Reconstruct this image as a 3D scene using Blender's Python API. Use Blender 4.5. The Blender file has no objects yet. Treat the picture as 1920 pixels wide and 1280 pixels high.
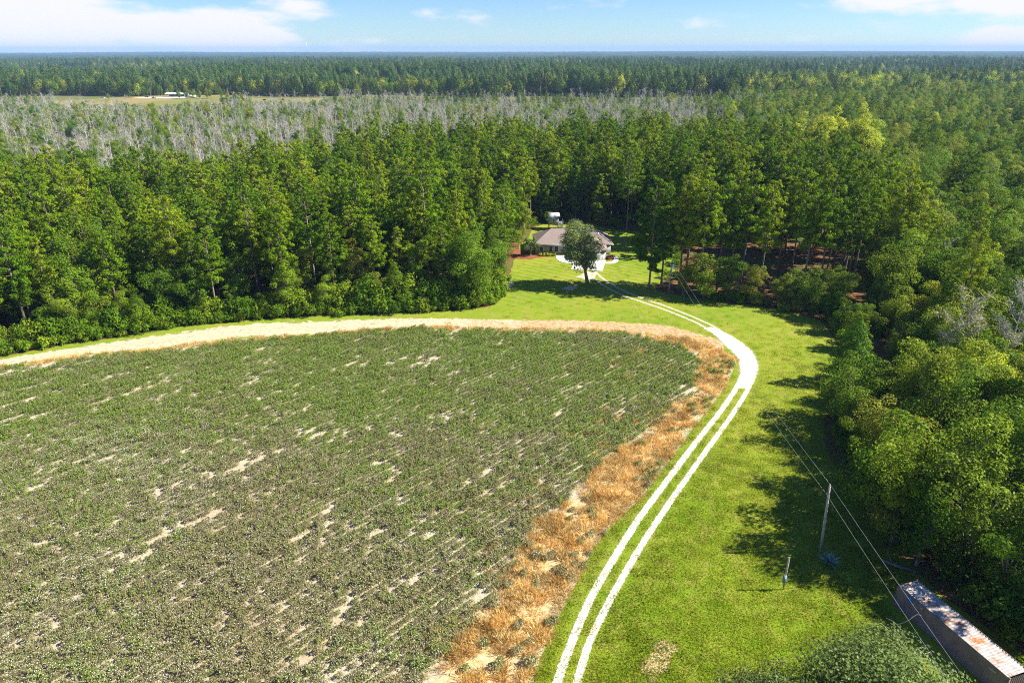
import bpy, math, random
import numpy as np
from mathutils import Vector, noise as mnoise

S = bpy.context.scene
COL = S.collection
R = math.radians
rng = np.random.default_rng(7)
random.seed(7)

# ------------------------------------------------------------------ camera
cam_d = bpy.data.cameras.new('camera')
cam = bpy.data.objects.new('camera', cam_d)
COL.objects.link(cam)
cam.location = (0, 0, 53.5)
cam.rotation_euler = (R(90 - 23.06), R(0.07), 0)
cam_d.sensor_width = 36.0
cam_d.lens = 24.0
cam_d.clip_start = 0.5
cam_d.clip_end = 60000
S.camera = cam

# ------------------------------------------------------------------ world, sun, exposure
SUN_EL, SUN_AZ = 41.0, 1.0          # the sun stands to the right (+X), a touch towards +Y
w = bpy.data.worlds.new('World')
S.world = w
w.use_nodes = True
wn, wl = w.node_tree.nodes, w.node_tree.links
wn.clear()
def WN(t, **k):
    n = wn.new(t)
    for a, b in k.items(): setattr(n, a, b)
    return n
def wmath(op, a, b=None, c=None):
    n = WN('ShaderNodeMath', operation=op)
    for i, v in enumerate((a, b, c)):
        if v is None: continue
        if isinstance(v, (int, float)): n.inputs[i].default_value = v
        else: wl.new(v, n.inputs[i])
    return n.outputs[0]
sky = WN('ShaderNodeTexSky', sky_type='NISHITA')
sky.sun_disc = False
sky.sun_elevation = R(SUN_EL)
sky.sun_rotation = R(90 - SUN_AZ)
sky.altitude = 1200
sky.air_density = 1.0
sky.dust_density = 0.0
sky.ozone_density = 2.0
tc = WN('ShaderNodeTexCoord')
sep = WN('ShaderNodeSeparateXYZ')
wl.new(tc.outputs['Generated'], sep.inputs[0])
az = wmath('ARCTAN2', sep.outputs[0], sep.outputs[1])
el = wmath('ARCSINE', sep.outputs[2])
comb = WN('ShaderNodeCombineXYZ')
wl.new(wmath('MULTIPLY', az, 8.0), comb.inputs[0])
wl.new(wmath('MULTIPLY', el, 27.0), comb.inputs[1])
comb.inputs[2].default_value = 3.7
nz = WN('ShaderNodeTexNoise')
nz.inputs['Scale'].default_value = 1.0
nz.inputs['Detail'].default_value = 9.0
nz.inputs['Roughness'].default_value = 0.52
wl.new(comb.outputs[0], nz.inputs['Vector'])
def blob(a0, e0, sa, se):
    da = wmath('DIVIDE', wmath('SUBTRACT', az, R(a0)), R(sa))
    de = wmath('DIVIDE', wmath('SUBTRACT', el, R(e0)), R(se))
    q = wmath('ADD', wmath('MULTIPLY', da, da), wmath('MULTIPLY', de, de))
    return wmath('EXPONENT', wmath('MULTIPLY', q, -1.0))
# cloud banks: a low bank on the left, a higher one on the right, and more round the sky
banks = [(-27, 1.3, 13, 1.7), (-36, 3.6, 8, 1.6), (30, 4.2, 7.0, 1.5), (35, 3.0, 7, 1.6), (37, 0.8, 7, 0.9),
         (75, 4, 14, 3), (110, 2, 16, 2), (150, 5, 14, 3), (-80, 4, 16, 3), (-120, 2, 14, 2), (-160, 6, 16, 3)]
acc = None
for b in banks:
    o = blob(*b)
    acc = o if acc is None else wmath('MAXIMUM', acc, o)
dens = wmath('ADD', wmath('MULTIPLY', nz.outputs[0], 1.7), wmath('MULTIPLY', acc, 0.62))
mr = WN('ShaderNodeMapRange', interpolation_type='SMOOTHSTEP')
mr.inputs[1].default_value = 0.97
mr.inputs[2].default_value = 1.28
wl.new(dens, mr.inputs[0])
mr.clamp = True
hsv = WN('ShaderNodeHueSaturation')
hsv.inputs['Saturation'].default_value = 1.2
hsv.inputs['Value'].default_value = 1.0
wl.new(sky.outputs[0], hsv.inputs['Color'])
mix = WN('ShaderNodeMix', data_type='RGBA')
wl.new(wmath('MULTIPLY', mr.outputs[0], 0.92), mix.inputs[0])
tint = WN('ShaderNodeMix', data_type='RGBA', blend_type='MULTIPLY')
tint.inputs[0].default_value = 1.0
wl.new(hsv.outputs[0], tint.inputs[6])
tint.inputs[7].default_value = (0.70, 0.87, 1.14, 1)
wl.new(tint.outputs[2], mix.inputs[6])
mix.inputs[7].default_value = (7.9, 7.65, 7.7, 1)
bg = WN('ShaderNodeBackground')
bg.inputs['Strength'].default_value = 0.058
wl.new(mix.outputs[2], bg.inputs['Color'])
wo = WN('ShaderNodeOutputWorld')
wl.new(bg.outputs[0], wo.inputs['Surface'])

sun_d = bpy.data.lights.new('sun', 'SUN')
sun_d.energy = 5.0
sun_d.angle = R(0.5)
sun_d.color = (1.0, 0.94, 0.82)
sun = bpy.data.objects.new('sun', sun_d)
COL.objects.link(sun)
sdir = Vector((math.cos(R(SUN_EL)) * math.cos(R(SUN_AZ)), math.cos(R(SUN_EL)) * math.sin(R(SUN_AZ)), math.sin(R(SUN_EL))))
sun.rotation_euler = sdir.to_track_quat('Z', 'Y').to_euler()
sun.location = sdir * 200

S.view_settings.view_transform = 'Standard'
S.view_settings.look = 'None'
S.view_settings.gamma = 1.0
S.view_settings.use_curve_mapping = False
S.view_settings.exposure = 1.2
S.cycles.filter_width = 1.1
S.cycles.use_denoising = False
S.cycles.max_bounces = 5
S.cycles.diffuse_bounces = 3
S.cycles.glossy_bounces = 2
S.cycles.transmission_bounces = 3
S.cycles.transparent_max_bounces = 8
S.cycles.volume_bounces = 0
S.cycles.sample_clamp_indirect = 1.5
S.cycles.caustics_reflective = False
S.cycles.caustics_refractive = False

# ------------------------------------------------------------------ material helpers
class NT:
    def __init__(self, name):
        self.m = bpy.data.materials.new(name)
        self.m.use_nodes = True
        self.t = self.m.node_tree
        self.t.nodes.clear()
        self.out = self.n('ShaderNodeOutputMaterial')
    def n(self, t, **k):
        x = self.t.nodes.new(t)
        for a, b in k.items(): setattr(x, a, b)
        return x
    def l(self, a, b): self.t.links.new(a, b)
    def put(self, s, v):
        if isinstance(v, (int, float)): s.default_value = v
        elif isinstance(v, tuple): s.default_value = v if len(v) == 4 or s.type == 'VECTOR' else v + (1,)
        else: self.l(v, s)
    def math(self, op, a, b=None):
        x = self.n('ShaderNodeMath', operation=op)
        self.put(x.inputs[0], a)
        if b is not None: self.put(x.inputs[1], b)
        return x.outputs[0]
    def pos(self):
        return self.n('ShaderNodeNewGeometry').outputs['Position']
    def map(self, vec, scale=(1, 1, 1), rot=(0, 0, 0)):
        x = self.n('ShaderNodeMapping')
        self.l(vec, x.inputs['Vector'])
        x.inputs['Scale'].default_value = scale
        x.inputs['Rotation'].default_value = rot
        return x.outputs[0]
    def noise(self, vec, scale, detail=4, rough=0.55):
        x = self.n('ShaderNodeTexNoise')
        if vec is not None: self.l(vec, x.inputs['Vector'])
        x.inputs['Scale'].default_value = scale
        x.inputs['Detail'].default_value = detail
        x.inputs['Roughness'].default_value = rough
        return x.outputs[0]
    def ramp(self, v, a, b, smooth=True):
        x = self.n('ShaderNodeMapRange', interpolation_type='SMOOTHSTEP' if smooth else 'LINEAR')
        x.inputs[1].default_value = a
        x.inputs[2].default_value = b
        self.l(v, x.inputs[0])
        return x.outputs[0]
    def mix(self, f, a, b):
        x = self.n('ShaderNodeMix', data_type='RGBA')
        self.put(x.inputs[0], f); self.put(x.inputs[6], a); self.put(x.inputs[7], b)
        return x.outputs[2]
    def scale_col(self, c, f):
        x = self.n('ShaderNodeVectorMath', operation='SCALE')
        self.put(x.inputs[0], c if not isinstance(c, tuple) else c)
        self.put(x.inputs['Scale'], f)
        return x.outputs[0]
    def bsdf(self, col, rough=0.9, spec=0.15, bump=None, bstr=0.5, bdist=0.05):
        x = self.n('ShaderNodeBsdfPrincipled')
        self.put(x.inputs['Base Color'], col)
        self.put(x.inputs['Roughness'], rough)
        x.inputs['Specular IOR Level'].default_value = spec
        if bump is not None:
            b = self.n('ShaderNodeBump')
            b.inputs['Strength'].default_value = bstr
            b.inputs['Distance'].default_value = bdist
            self.l(bump, b.inputs['Height'])
            self.l(b.outputs[0], x.inputs['Normal'])
        return x.outputs[0]
    def done(self, sh):
        self.l(sh, self.out.inputs['Surface'])
        return self.m

def leaf_mat(name, cols, trans=0.35, spec=0.25, rough=0.5, patch=0.25):
    """cols: two or three base colours picked by each plant's own random number"""
    t = NT(name)
    oi = t.n('ShaderNodeObjectInfo')
    cr = t.n('ShaderNodeValToRGB')
    e = cr.color_ramp.elements
    while len(e) < len(cols): e.new(0.5)
    for i, c in enumerate(cols):
        e[i].position = i / (len(cols) - 1)
        e[i].color = c + (1,)
    t.l(oi.outputs['Random'], cr.inputs[0])
    p = t.pos()
    n1 = t.noise(p, patch, 3)
    n2 = t.noise(p, 3.6, 2)
    v = t.math('ADD', t.math('MULTIPLY', t.ramp(n1, 0.3, 0.7), 0.5), t.math('MULTIPLY', t.ramp(n2, 0.3, 0.7), 0.75))
    v = t.math('ADD', v, 0.45)
    col = t.scale_col(cr.outputs[0], v)
    pb = t.bsdf(col, rough, spec)
    tr = t.n('ShaderNodeBsdfTranslucent')
    t.l(t.scale_col(col, 1.15), tr.inputs['Color'])
    mx = t.n('ShaderNodeMixShader')
    mx.inputs[0].default_value = trans
    t.l(pb, mx.inputs[1]); t.l(tr.outputs[0], mx.inputs[2])
    return t.done(mx.outputs[0])

def flat_mat(name, c, rough=0.7, spec=0.3, var=0.25, nscale=2.0, metallic=0.0):
    t = NT(name)
    n = t.noise(t.pos(), nscale, 5)
    f = t.math('ADD', t.math('MULTIPLY', n, var * 2), 1 - var)
    sh = t.bsdf(t.scale_col(c, f), rough, spec)
    if metallic: sh.node.inputs['Metallic'].default_value = metallic
    return t.done(sh)

def bark_mat(name, a, b):
    t = NT(name)
    oi = t.n('ShaderNodeObjectInfo')
    p = t.map(t.pos(), (3, 3, 0.7))
    n = t.noise(p, 2.2, 5, 0.65)
    col = t.mix(t.ramp(n, 0.3, 0.7), a, b)
    col = t.scale_col(col, t.math('ADD', t.math('MULTIPLY', oi.outputs['Random'], 0.5), 0.75))
    return t.done(t.bsdf(col, 0.95, 0.05, n, 0.6, 0.05))

M = {}
M['pine_leaf'] = leaf_mat('pine needles', [(0.085, 0.165, 0.006), (0.145, 0.235, 0.007), (0.23, 0.285, 0.012)], 0.3, 0.04, 0.6, 0.12)
M['broad_leaf'] = leaf_mat('broadleaf green', [(0.085, 0.165, 0.010), (0.155, 0.25, 0.014), (0.25, 0.30, 0.022)], 0.36, 0.08, 0.5)
M['olive_leaf'] = leaf_mat('broadleaf olive', [(0.12, 0.20, 0.016), (0.19, 0.26, 0.024), (0.30, 0.30, 0.04)], 0.36, 0.06, 0.5)
M['yellow_leaf'] = leaf_mat('autumn yellow leaves', [(0.33, 0.41, 0.025), (0.43, 0.47, 0.035), (0.40, 0.36, 0.04)], 0.4, 0.06)
M['oak_leaf'] = leaf_mat('grey green oak leaves', [(0.145, 0.205, 0.050), (0.195, 0.24, 0.075)], 0.34, 0.12, 0.5)
M['cedar_leaf'] = leaf_mat('bright cedar needles', [(0.08, 0.18, 0.010), (0.095, 0.21, 0.012)], 0.38, 0.15)
M['shrub_leaf'] = leaf_mat('shrub leaves', [(0.085, 0.170, 0.008), (0.13, 0.225, 0.008), (0.20, 0.27, 0.016)], 0.34, 0.08, 0.5)
M['hedge_leaf'] = leaf_mat('yellow green garden shrub', [(0.36, 0.42, 0.02), (0.4, 0.44, 0.03)], 0.35)
M['far_leaf'] = leaf_mat('far forest leaves', [(0.05, 0.11, 0.024), (0.075, 0.14, 0.03), (0.13, 0.165, 0.04)], 0.25, 0.1, 0.6, 0.006)
M['bark'] = bark_mat('pine bark', (0.16, 0.12, 0.09), (0.30, 0.24, 0.19))
M['grey_bark'] = bark_mat('grey bark', (0.12, 0.10, 0.08), (0.30, 0.27, 0.23))
M['dead_bark'] = bark_mat('bleached dead wood', (0.30, 0.275, 0.26), (0.56, 0.53, 0.50))

# ------------------------------------------------------------------ mesh helpers
def np_mesh(name, verts, quads, mats, midx=None, tris=None):
    me = bpy.data.meshes.new(name)
    verts = np.asarray(verts, dtype=np.float32)
    quads = np.asarray(quads, dtype=np.int32).reshape(-1, 4)
    nf = len(quads)
    me.vertices.add(len(verts))
    me.vertices.foreach_set('co', verts.ravel())
    me.loops.add(nf * 4)
    me.loops.foreach_set('vertex_index', quads.ravel())
    me.polygons.add(nf)
    me.polygons.foreach_set('loop_start', np.arange(0, nf * 4, 4, dtype=np.int32))
    for m in mats: me.materials.append(m)
    if midx is not None:
        me.polygons.foreach_set('material_index', np.asarray(midx, dtype=np.int32))
    me.update(calc_edges=True)
    return me

def unit(a):
    return a / np.maximum(np.linalg.norm(a, axis=-1, keepdims=True), 1e-6)

def cards(c, nrm, tan, L, W):
    """rhombic leaves: centre, normal, long direction, length, width"""
    nrm = unit(nrm)
    tan = unit(tan - nrm * np.sum(tan * nrm, axis=1, keepdims=True))
    b = np.cross(nrm, tan)
    L = np.asarray(L).reshape(-1, 1); W = np.asarray(W).reshape(-1, 1)
    v = np.stack([c - tan * L / 2, c + b * W / 2, c + tan * L / 2, c - b * W / 2], axis=1).reshape(-1, 3)
    q = np.arange(len(v), dtype=np.int32).reshape(-1, 4)
    return v, q

class Geo:
    def __init__(self): self.v = []; self.q = []; self.m = []; self.n = 0
    def add(self, v, q, mi=0):
        v = np.asarray(v, float).reshape(-1, 3); q = np.asarray(q, int).reshape(-1, 4)
        self.v.append(v); self.q.append(q + self.n); self.m.append(np.full(len(q), mi)); self.n += len(v)
        return self
    def tube(self, pts, rad, sides=5, mi=0, cap=True):
        pts = np.asarray(pts, float); k = len(pts)
        rad = np.asarray(rad, float) * np.ones(k)
        d = np.gradient(pts, axis=0); d = unit(d)
        ref = np.array([0.31, 0.95, 0.05]) if abs(d[0][1]) < 0.8 else np.array([0.95, 0.2, 0.1])
        a = unit(np.cross(d, ref)); b = np.cross(d, a)
        an = np.linspace(0, 2 * math.pi, sides, endpoint=False)
        ring = a[:, None, :] * np.cos(an)[None, :, None] + b[:, None, :] * np.sin(an)[None, :, None]
        v = (pts[:, None, :] + ring * rad[:, None, None]).reshape(-1, 3)
        q = []
        for i in range(k - 1):
            for j in range(sides):
                j2 = (j + 1) % sides
                q.append((i * sides + j, i * sides + j2, (i + 1) * sides + j2, (i + 1) * sides + j))
        if cap and sides == 4:
            q.append((3, 2, 1, 0)); o = (k - 1) * 4; q.append((o, o + 1, o + 2, o + 3))
        if cap and sides == 8:
            for o, s in ((0, 1), ((k - 1) * 8, -1)):
                for f in ((0, 1, 2, 3), (0, 3, 4, 7), (4, 5, 6, 7)):
                    f = f if s < 0 else f[::-1]
                    q.append(tuple(o + x for x in f))
        return self.add(v, q, mi)
    def box(self, lo, hi, mi=0):
        x0, y0, z0 = lo; x1, y1, z1 = hi
        v = [(x0, y0, z0), (x1, y0, z0), (x1, y1, z0), (x0, y1, z0), (x0, y0, z1), (x1, y0, z1), (x1, y1, z1), (x0, y1, z1)]
        q = [(3, 2, 1, 0), (4, 5, 6, 7), (0, 1, 5, 4), (1, 2, 6, 5), (2, 3, 7, 6), (3, 0, 4, 7)]
        return self.add(v, q, mi)
    def mesh(self, name, *mats):
        return np_mesh(name, np.concatenate(self.v), np.concatenate(self.q), mats, np.concatenate(self.m))

def link(name, me, parent=None, loc=(0, 0, 0), rot=(0, 0, 0), scale=(1, 1, 1)):
    o = bpy.data.objects.new(name, me)
    COL.objects.link(o)
    o.location = loc; o.rotation_euler = rot; o.scale = scale
    if parent is not None: o.parent = parent
    return o
def thing(name, label, cat, loc=(0, 0, 0), rz=0, group=None, scale=(1, 1, 1), tilt=(0, 0)):
    o = link(name, None, None, loc, (tilt[0], tilt[1], rz), scale)
    o['label'] = label; o['category'] = cat
    if group: o['group'] = group
    return o
def tag(o, label, cat, group=None):
    o['label'] = label; o['category'] = cat
    if group: o['group'] = group
    return o
def struct(name, me, label=None):
    o = link(name, me)
    o['kind'] = 'structure'
    if label: o['label'] = label
    return o
def poly_sheet(name, pts, z, mat):
    me = bpy.data.meshes.new(name)
    me.from_pydata([(x, y, z) for x, y in pts], [], [list(range(len(pts)))])
    me.materials.append(mat)
    me.update()
    return me

# plan geometry ------------------------------------------------------------------------
def inpoly(P, x, y):
    P = np.asarray(P, float); x = np.asarray(x, float); y = np.asarray(y, float)
    r = np.zeros(x.shape, bool)
    j = len(P) - 1
    for i in range(len(P)):
        xi, yi = P[i]; xj, yj = P[j]
        if yi != yj:
            r ^= ((yi > y) != (yj > y)) & (x < (xj - xi) * (y - yi) / (yj - yi) + xi)
        j = i
    return r
def smooth_line(P, step=1.5, jit=0.0, seed=0):
    P = np.asarray(P, float)
    k = len(P)
    out = []
    for i in range(k - 1):
        p0, p1, p2, p3 = P[max(i - 1, 0)], P[i], P[i + 1], P[min(i + 2, k - 1)]
        n = max(2, int(np.linalg.norm(p2 - p1) / step))
        for s in np.arange(n) / n:
            out.append(0.5 * ((2 * p1) + (-p0 + p2) * s + (2 * p0 - 5 * p1 + 4 * p2 - p3) * s * s + (-p0 + 3 * p1 - 3 * p2 + p3) * s ** 3))
    out.append(P[-1])
    out = np.array(out)
    if jit:
        r = np.random.default_rng(seed)
        out = out + r.normal(0, jit, out.shape)
    return out
def resample(P, n):
    P = np.asarray(P, float)
    d = np.concatenate([[0], np.cumsum(np.linalg.norm(np.diff(P, axis=0), axis=1))])
    s = np.linspace(0, d[-1], n)
    return np.stack([np.interp(s, d, P[:, 0]), np.interp(s, d, P[:, 1])], axis=1)
def dist_line(P, x, y):
    P = np.asarray(P, float)
    best = np.full(np.shape(x), 1e9)
    for a, b in zip(P[:-1], P[1:]):
        ab = b - a
        t = np.clip(((x - a[0]) * ab[0] + (y - a[1]) * ab[1]) / max(ab @ ab, 1e-9), 0, 1)
        best = np.minimum(best, np.hypot(x - a[0] - t * ab[0], y - a[1] - t * ab[1]))
    return best
def pnoise(x, y, s, seed=0):
    return np.array([mnoise.fractal(Vector((a * s, b * s, seed * 7.31)), 1.0, 2.0, 3) for a, b in zip(np.ravel(x), np.ravel(y))]).reshape(np.shape(x))

FOREST_L = [(-140, 97), (-101.4, 115.5), (-97.3, 118.2), (-89.6, 123.8), (-78.7, 128.7), (-69.2, 134.0), (-58.0, 137.4), (-51.2, 139.0), (-30.7, 141.3), (-19.0, 142.6), (-9.6, 144.0), (-3.7, 147.5), (-2.0, 159.0), (-0.3, 177.0), (0.8, 187.3)]
BACK = [(2, 198), (5, 208), (8, 222), (16, 228), (26, 226), (32, 218)]
FOREST_R = [(42, 214), (47.0, 200.0), (46.0, 182.0), (40.0, 168.0), (35.4, 160.5), (37.1, 155.0), (47.0, 149.3), (57.8, 144.7), (65.6, 137.4), (64.5, 125.7), (60.1, 113.2), (51.6, 98.9), (46.1, 86.0), (45.0, 76.3), (45.2, 69.7), (45.0, 62.8), (46, 57), (50, 44), (52, 20)]
OPEN = FOREST_L + BACK + FOREST_R + [(-140, 20)]
SAND_TOP = [(-140, 97), (-101.4, 115.5), (-96.9, 117.7), (-85.4, 123.2), (-73.0, 129.3), (-66.4, 132.5), (-55.5, 136.1), (-43.4, 137.4), (-30.1, 138.4), (-16.7, 138.7), (-3.4, 138.0), (10.0, 137.4), (23.1, 136.5), (31.6, 134.9), (38.2, 130.8), (41.8, 126.5)]
SAND_BOT = [(-136, 92), (-98.5, 111.6), (-94.1, 113.6), (-82.9, 118.9), (-69.4, 121.7), (-63.0, 124.6), (-52.5, 127.6), (-41.1, 128.7), (-29.0, 132.2), (-16.2, 133.7), (-3.2, 132.2), (9.7, 132.2), (22.3, 130.7), (30.2, 127.9), (37.4, 122.0), (40.6, 117.4)]
DRY_OUT = [(33, 128.0), (38.6, 125), (42.2, 116.5), (36.2, 104.6), (28.2, 92.1), (22.8, 83.4), (16.5, 73.4), (13.8, 70.3), (9.4, 63.9), (7.2, 58.8), (4.0, 51.8), (1.4, 44.4), (-1, 36)]
DRY_IN = [(26, 127.0), (33, 123), (35.0, 116.5), (31.1, 105.4), (23.5, 94.1), (18.5, 87.9), (13.1, 82.8), (9.5, 76.8), (5.3, 71.1), (2.6, 68.2), (-1.9, 56.2), (-5.1, 51.0), (-9.2, 44.4), (-13, 36)]
RUT_L = [(-0.5, 36), (3.4, 43.8), (4.1, 45.5), (4.9, 47.9), (7.9, 55.2), (10.6, 60.4), (15.2, 68.6), (20.6, 77.1), (26.8, 86.7), (33.0, 96.0), (38.3, 104.6), (41.6, 111.0)]
RUT_R = [(1.5, 36), (5.2, 43.8), (5.9, 45.5), (7.3, 49.6), (10.0, 55.2), (13.9, 62.3), (17.9, 69.0), (23.0, 77.1), (28.7, 85.9), (35.0, 95.6), (40.2, 104.2), (43.2, 110.4)]
BEND_OUT = [(41.2, 105.0), (44.0, 110.2), (46.0, 115.0), (46.8, 119.5), (46.6, 123.0), (45.7, 126.7), (44.0, 130.2), (42.0, 133.2)]
BEND_IN = [(38.4, 104.9), (40.6, 110.0), (41.8, 115.4), (42.1, 118.9), (41.5, 122.5), (41.3, 126.2), (40.9, 129.9), (39.8, 132.6)]
DRV_L = [(41.6, 130.0), (40.2, 133.7), (38.1, 137.7), (34.6, 143.0), (31.7, 146.8), (28.5, 150.4), (25.5, 154.6), (23.0, 159.8), (20.8, 166.7), (19.6, 172.6)]
DRV_R = [(43.2, 131.4), (41.9, 134.6), (39.5, 139.0), (36.2, 144.0), (33.4, 147.9), (30.6, 151.2), (27.6, 155.8), (25.1, 160.7), (23.0, 166.7), (21.8, 172.6)]
FIELD = [p for p in SAND_BOT] + [tuple(p) for p in DRY_OUT[2:]] + [(-136, 36)]

# ------------------------------------------------------------------ ground materials
t = NT('forest floor')
p = t.pos()
n1 = t.noise(p, 0.06, 5); n2 = t.noise(p, 0.9, 5, 0.65)
c = t.mix(t.ramp(n2, 0.3, 0.7), (0.10, 0.055, 0.025), (0.24, 0.13, 0.055))
c = t.mix(t.ramp(n1, 0.48, 0.62), c, (0.09, 0.13, 0.025))
sy = t.n('ShaderNodeSeparateXYZ'); t.l(p, sy.inputs[0])
c = t.mix(t.ramp(sy.outputs[1], 300.0, 420.0), c, t.mix(n1, (0.10, 0.12, 0.035), (0.20, 0.19, 0.07)))
M['floor'] = t.done(t.bsdf(c, 0.95, 0.05, n2, 0.6, 0.15))

t = NT('mown lawn grass')
p = t.pos()
n1 = t.noise(p, 0.035, 4); n2 = t.noise(p, 0.45, 5, 0.6); n3 = t.noise(t.map(p, (1, 1, 1), (0, 0, 0.5)), 4.5, 4, 0.7)
c = t.mix(t.ramp(n1, 0.35, 0.65), (0.175, 0.275, 0.011), (0.275, 0.31, 0.024))
c = t.mix(t.math('MULTIPLY', t.ramp(n2, 0.42, 0.72), 0.7), c, (0.34, 0.29, 0.065))
c = t.mix(t.math('MULTIPLY', t.ramp(n3, 0.42, 0.62), 0.45), c, (0.085, 0.16, 0.009))
n5 = t.noise(p, 0.16, 6, 0.7)
c = t.mix(t.math('MULTIPLY', t.ramp(n5, 0.56, 0.72), 0.55), c, (0.36, 0.29, 0.11))
mw = t.n('ShaderNodeSeparateXYZ'); t.l(t.map(p, (1, 1, 1), (0, 0, R(35))), mw.inputs[0])
stripe = t.math('MULTIPLY', t.math('SINE', t.math('ADD', t.math('MULTIPLY', mw.outputs[1], 2.6), t.math('MULTIPLY', n2, 3.0))), 0.10)
sy = t.n('ShaderNodeSeparateXYZ'); t.l(p, sy.inputs[0])
stripe = t.math('MULTIPLY', stripe, t.ramp(sy.outputs[1], 138.0, 160.0))       # mown in strips round the house
c = t.scale_col(c, t.math('ADD', stripe, 0.97))
M['lawn'] = t.done(t.bsdf(c, 0.9, 0.1, n3, 0.7, 0.1))

t = NT('field soil with litter')
p = t.pos()
rowp = t.map(p, (0.28, 1.0, 1.0), (0, 0, 0))
n0 = t.noise(p, 0.05, 4)
rp = t.map(p, (1, 1, 1), (0, 0, R(-45)))
rp2 = t.n('ShaderNodeVectorMath', operation='MULTIPLY'); t.l(rp, rp2.inputs[0]); rp2.inputs[1].default_value = (0.22, 1.0, 1.0)
n1 = t.noise(rp2.outputs[0], 0.8, 5, 0.6); n2 = t.noise(p, 3.0, 5, 0.7)
c = t.mix(t.ramp(n2, 0.3, 0.7), (0.32, 0.27, 0.17), (0.56, 0.50, 0.37))
c = t.mix(t.math('MULTIPLY', t.ramp(n0, 0.45, 0.65), 0.3), c, (0.34, 0.19, 0.08))
c = t.mix(t.ramp(n1, 0.56, 0.74), c, (0.54, 0.48, 0.37))
M['soil'] = t.done(t.bsdf(c, 0.95, 0.05, n2, 0.7, 0.06))

def edged(name, build, soft=1.0, nscale=0.9):
    """a ground sheet that breaks up raggedly towards its edge (attribute 'edge': 0 at the rim, 1 inside)"""
    t = NT(name)
    p = t.pos()
    sh = build(t, p)
    at = t.n('ShaderNodeAttribute', attribute_name='edge')
    n = t.noise(p, nscale, 6, 0.7)
    a = t.math('ADD', at.outputs['Fac'], t.math('MULTIPLY', t.math('SUBTRACT', n, 0.5), 1.6 * soft))
    a = t.ramp(a, 0.42, 0.58)
    tr = t.n('ShaderNodeBsdfTransparent')
    mx = t.n('ShaderNodeMixShader')
    t.l(a, mx.inputs[0]); t.l(tr.outputs[0], mx.inputs[1]); t.l(sh, mx.inputs[2])
    return t.done(mx.outputs[0])
def sand_build(t, p):
    n1 = t.noise(p, 0.12, 5); n2 = t.noise(p, 1.2, 6, 0.7)
    sx = t.n('ShaderNodeSeparateXYZ'); t.l(p, sx.inputs[0])
    right = t.ramp(sx.outputs[0], -30.0, 15.0)            # the sand turns rusty towards the bend
    c = t.mix(t.ramp(n2, 0.3, 0.7), (0.42, 0.33, 0.20), (0.60, 0.51, 0.37))
    c2 = t.mix(t.ramp(n2, 0.32, 0.66), (0.32, 0.18, 0.07), (0.54, 0.40, 0.23))
    f = t.math('ADD', t.math('MULTIPLY', right, 0.55), t.math('SUBTRACT', n1, 0.35))
    c = t.mix(t.ramp(f, 0.2, 0.75), c, c2)
    return t.bsdf(c, 0.95, 0.05, n2, 0.15, 0.05)
def white_build(t, p):
    n2 = t.noise(p, 1.5, 6, 0.7)
    c = t.mix(t.ramp(n2, 0.3, 0.7), (0.50, 0.44, 0.35), (0.74, 0.70, 0.62))
    return t.bsdf(c, 0.95, 0.05, n2, 0.4, 0.04)
def drive_build(t, p):
    n2 = t.noise(p, 1.5, 6, 0.7)
    c = t.mix(t.ramp(n2, 0.3, 0.7), (0.42, 0.38, 0.26), (0.62, 0.56, 0.44))
    return t.bsdf(c, 0.95, 0.05, n2, 0.4, 0.04)
def straw_build(t, p):
    n2 = t.noise(p, 1.6, 6, 0.7)
    c = t.mix(t.ramp(n2, 0.3, 0.7), (0.42, 0.27, 0.10), (0.68, 0.55, 0.33))
    return t.bsdf(c, 0.95, 0.05, n2, 0.6, 0.08)
def mulch_build(t, p):
    n2 = t.noise(p, 2.5, 5, 0.7)
    c = t.mix(t.ramp(n2, 0.3, 0.7), (0.16, 0.05, 0.025), (0.34, 0.13, 0.06))
    return t.bsdf(c, 0.95, 0.05, n2, 0.6, 0.05)
M['sand'] = edged('field road sand', sand_build, 1.5, 0.55)
M['white'] = edged('white track sand', white_build, 1.0, 2.6)
M['drive'] = edged('worn drive ruts', drive_build, 1.4, 1.2)
M['straw'] = edged('dry straw litter', straw_build, 1.0, 0.5)
M['mulch'] = edged('red mulch', mulch_build, 0.5, 1.2)
M['sandpatch'] = edged('bare sand patch', drive_build, 1.0, 0.9)

def ribbon_mesh(name, A, B, z, mat, prof=((0, 0), (0.18, 0.75), (0.5, 1), (0.82, 0.75), (1, 0)), n=None, ends=False):
    A = smooth_line(A); B = smooth_line(B)
    n = n or max(len(A), len(B))
    A = resample(A, n); B = resample(B, n)
    k = len(prof)
    v = []; e = []
    for i, (a, b) in enumerate(zip(A, B)):
        f = 1.0
        if ends: f = min(1, 2 * min(i, n - 1 - i) / max(1, 0.3 * n))
        for s, ev in prof:
            q = a + (b - a) * s
            v.append((q[0], q[1], z)); e.append(ev * f)
    q = []
    for i in range(n - 1):
        for j in range(k - 1):
            q.append((i * k + j, (i + 1) * k + j, (i + 1) * k + j + 1, i * k + j + 1)[::-1])
    me = np_mesh(name, v, q, [mat])
    a = me.attributes.new('edge', 'FLOAT', 'POINT')
    a.data.foreach_set('value', np.array(e, np.float32))
    return me
def offset_line(P, d):
    P = np.asarray(P, float)
    g = unit(np.gradient(P, axis=0))
    nrm = np.stack([-g[:, 1], g[:, 0]], axis=1)
    return P + nrm * d
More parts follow.
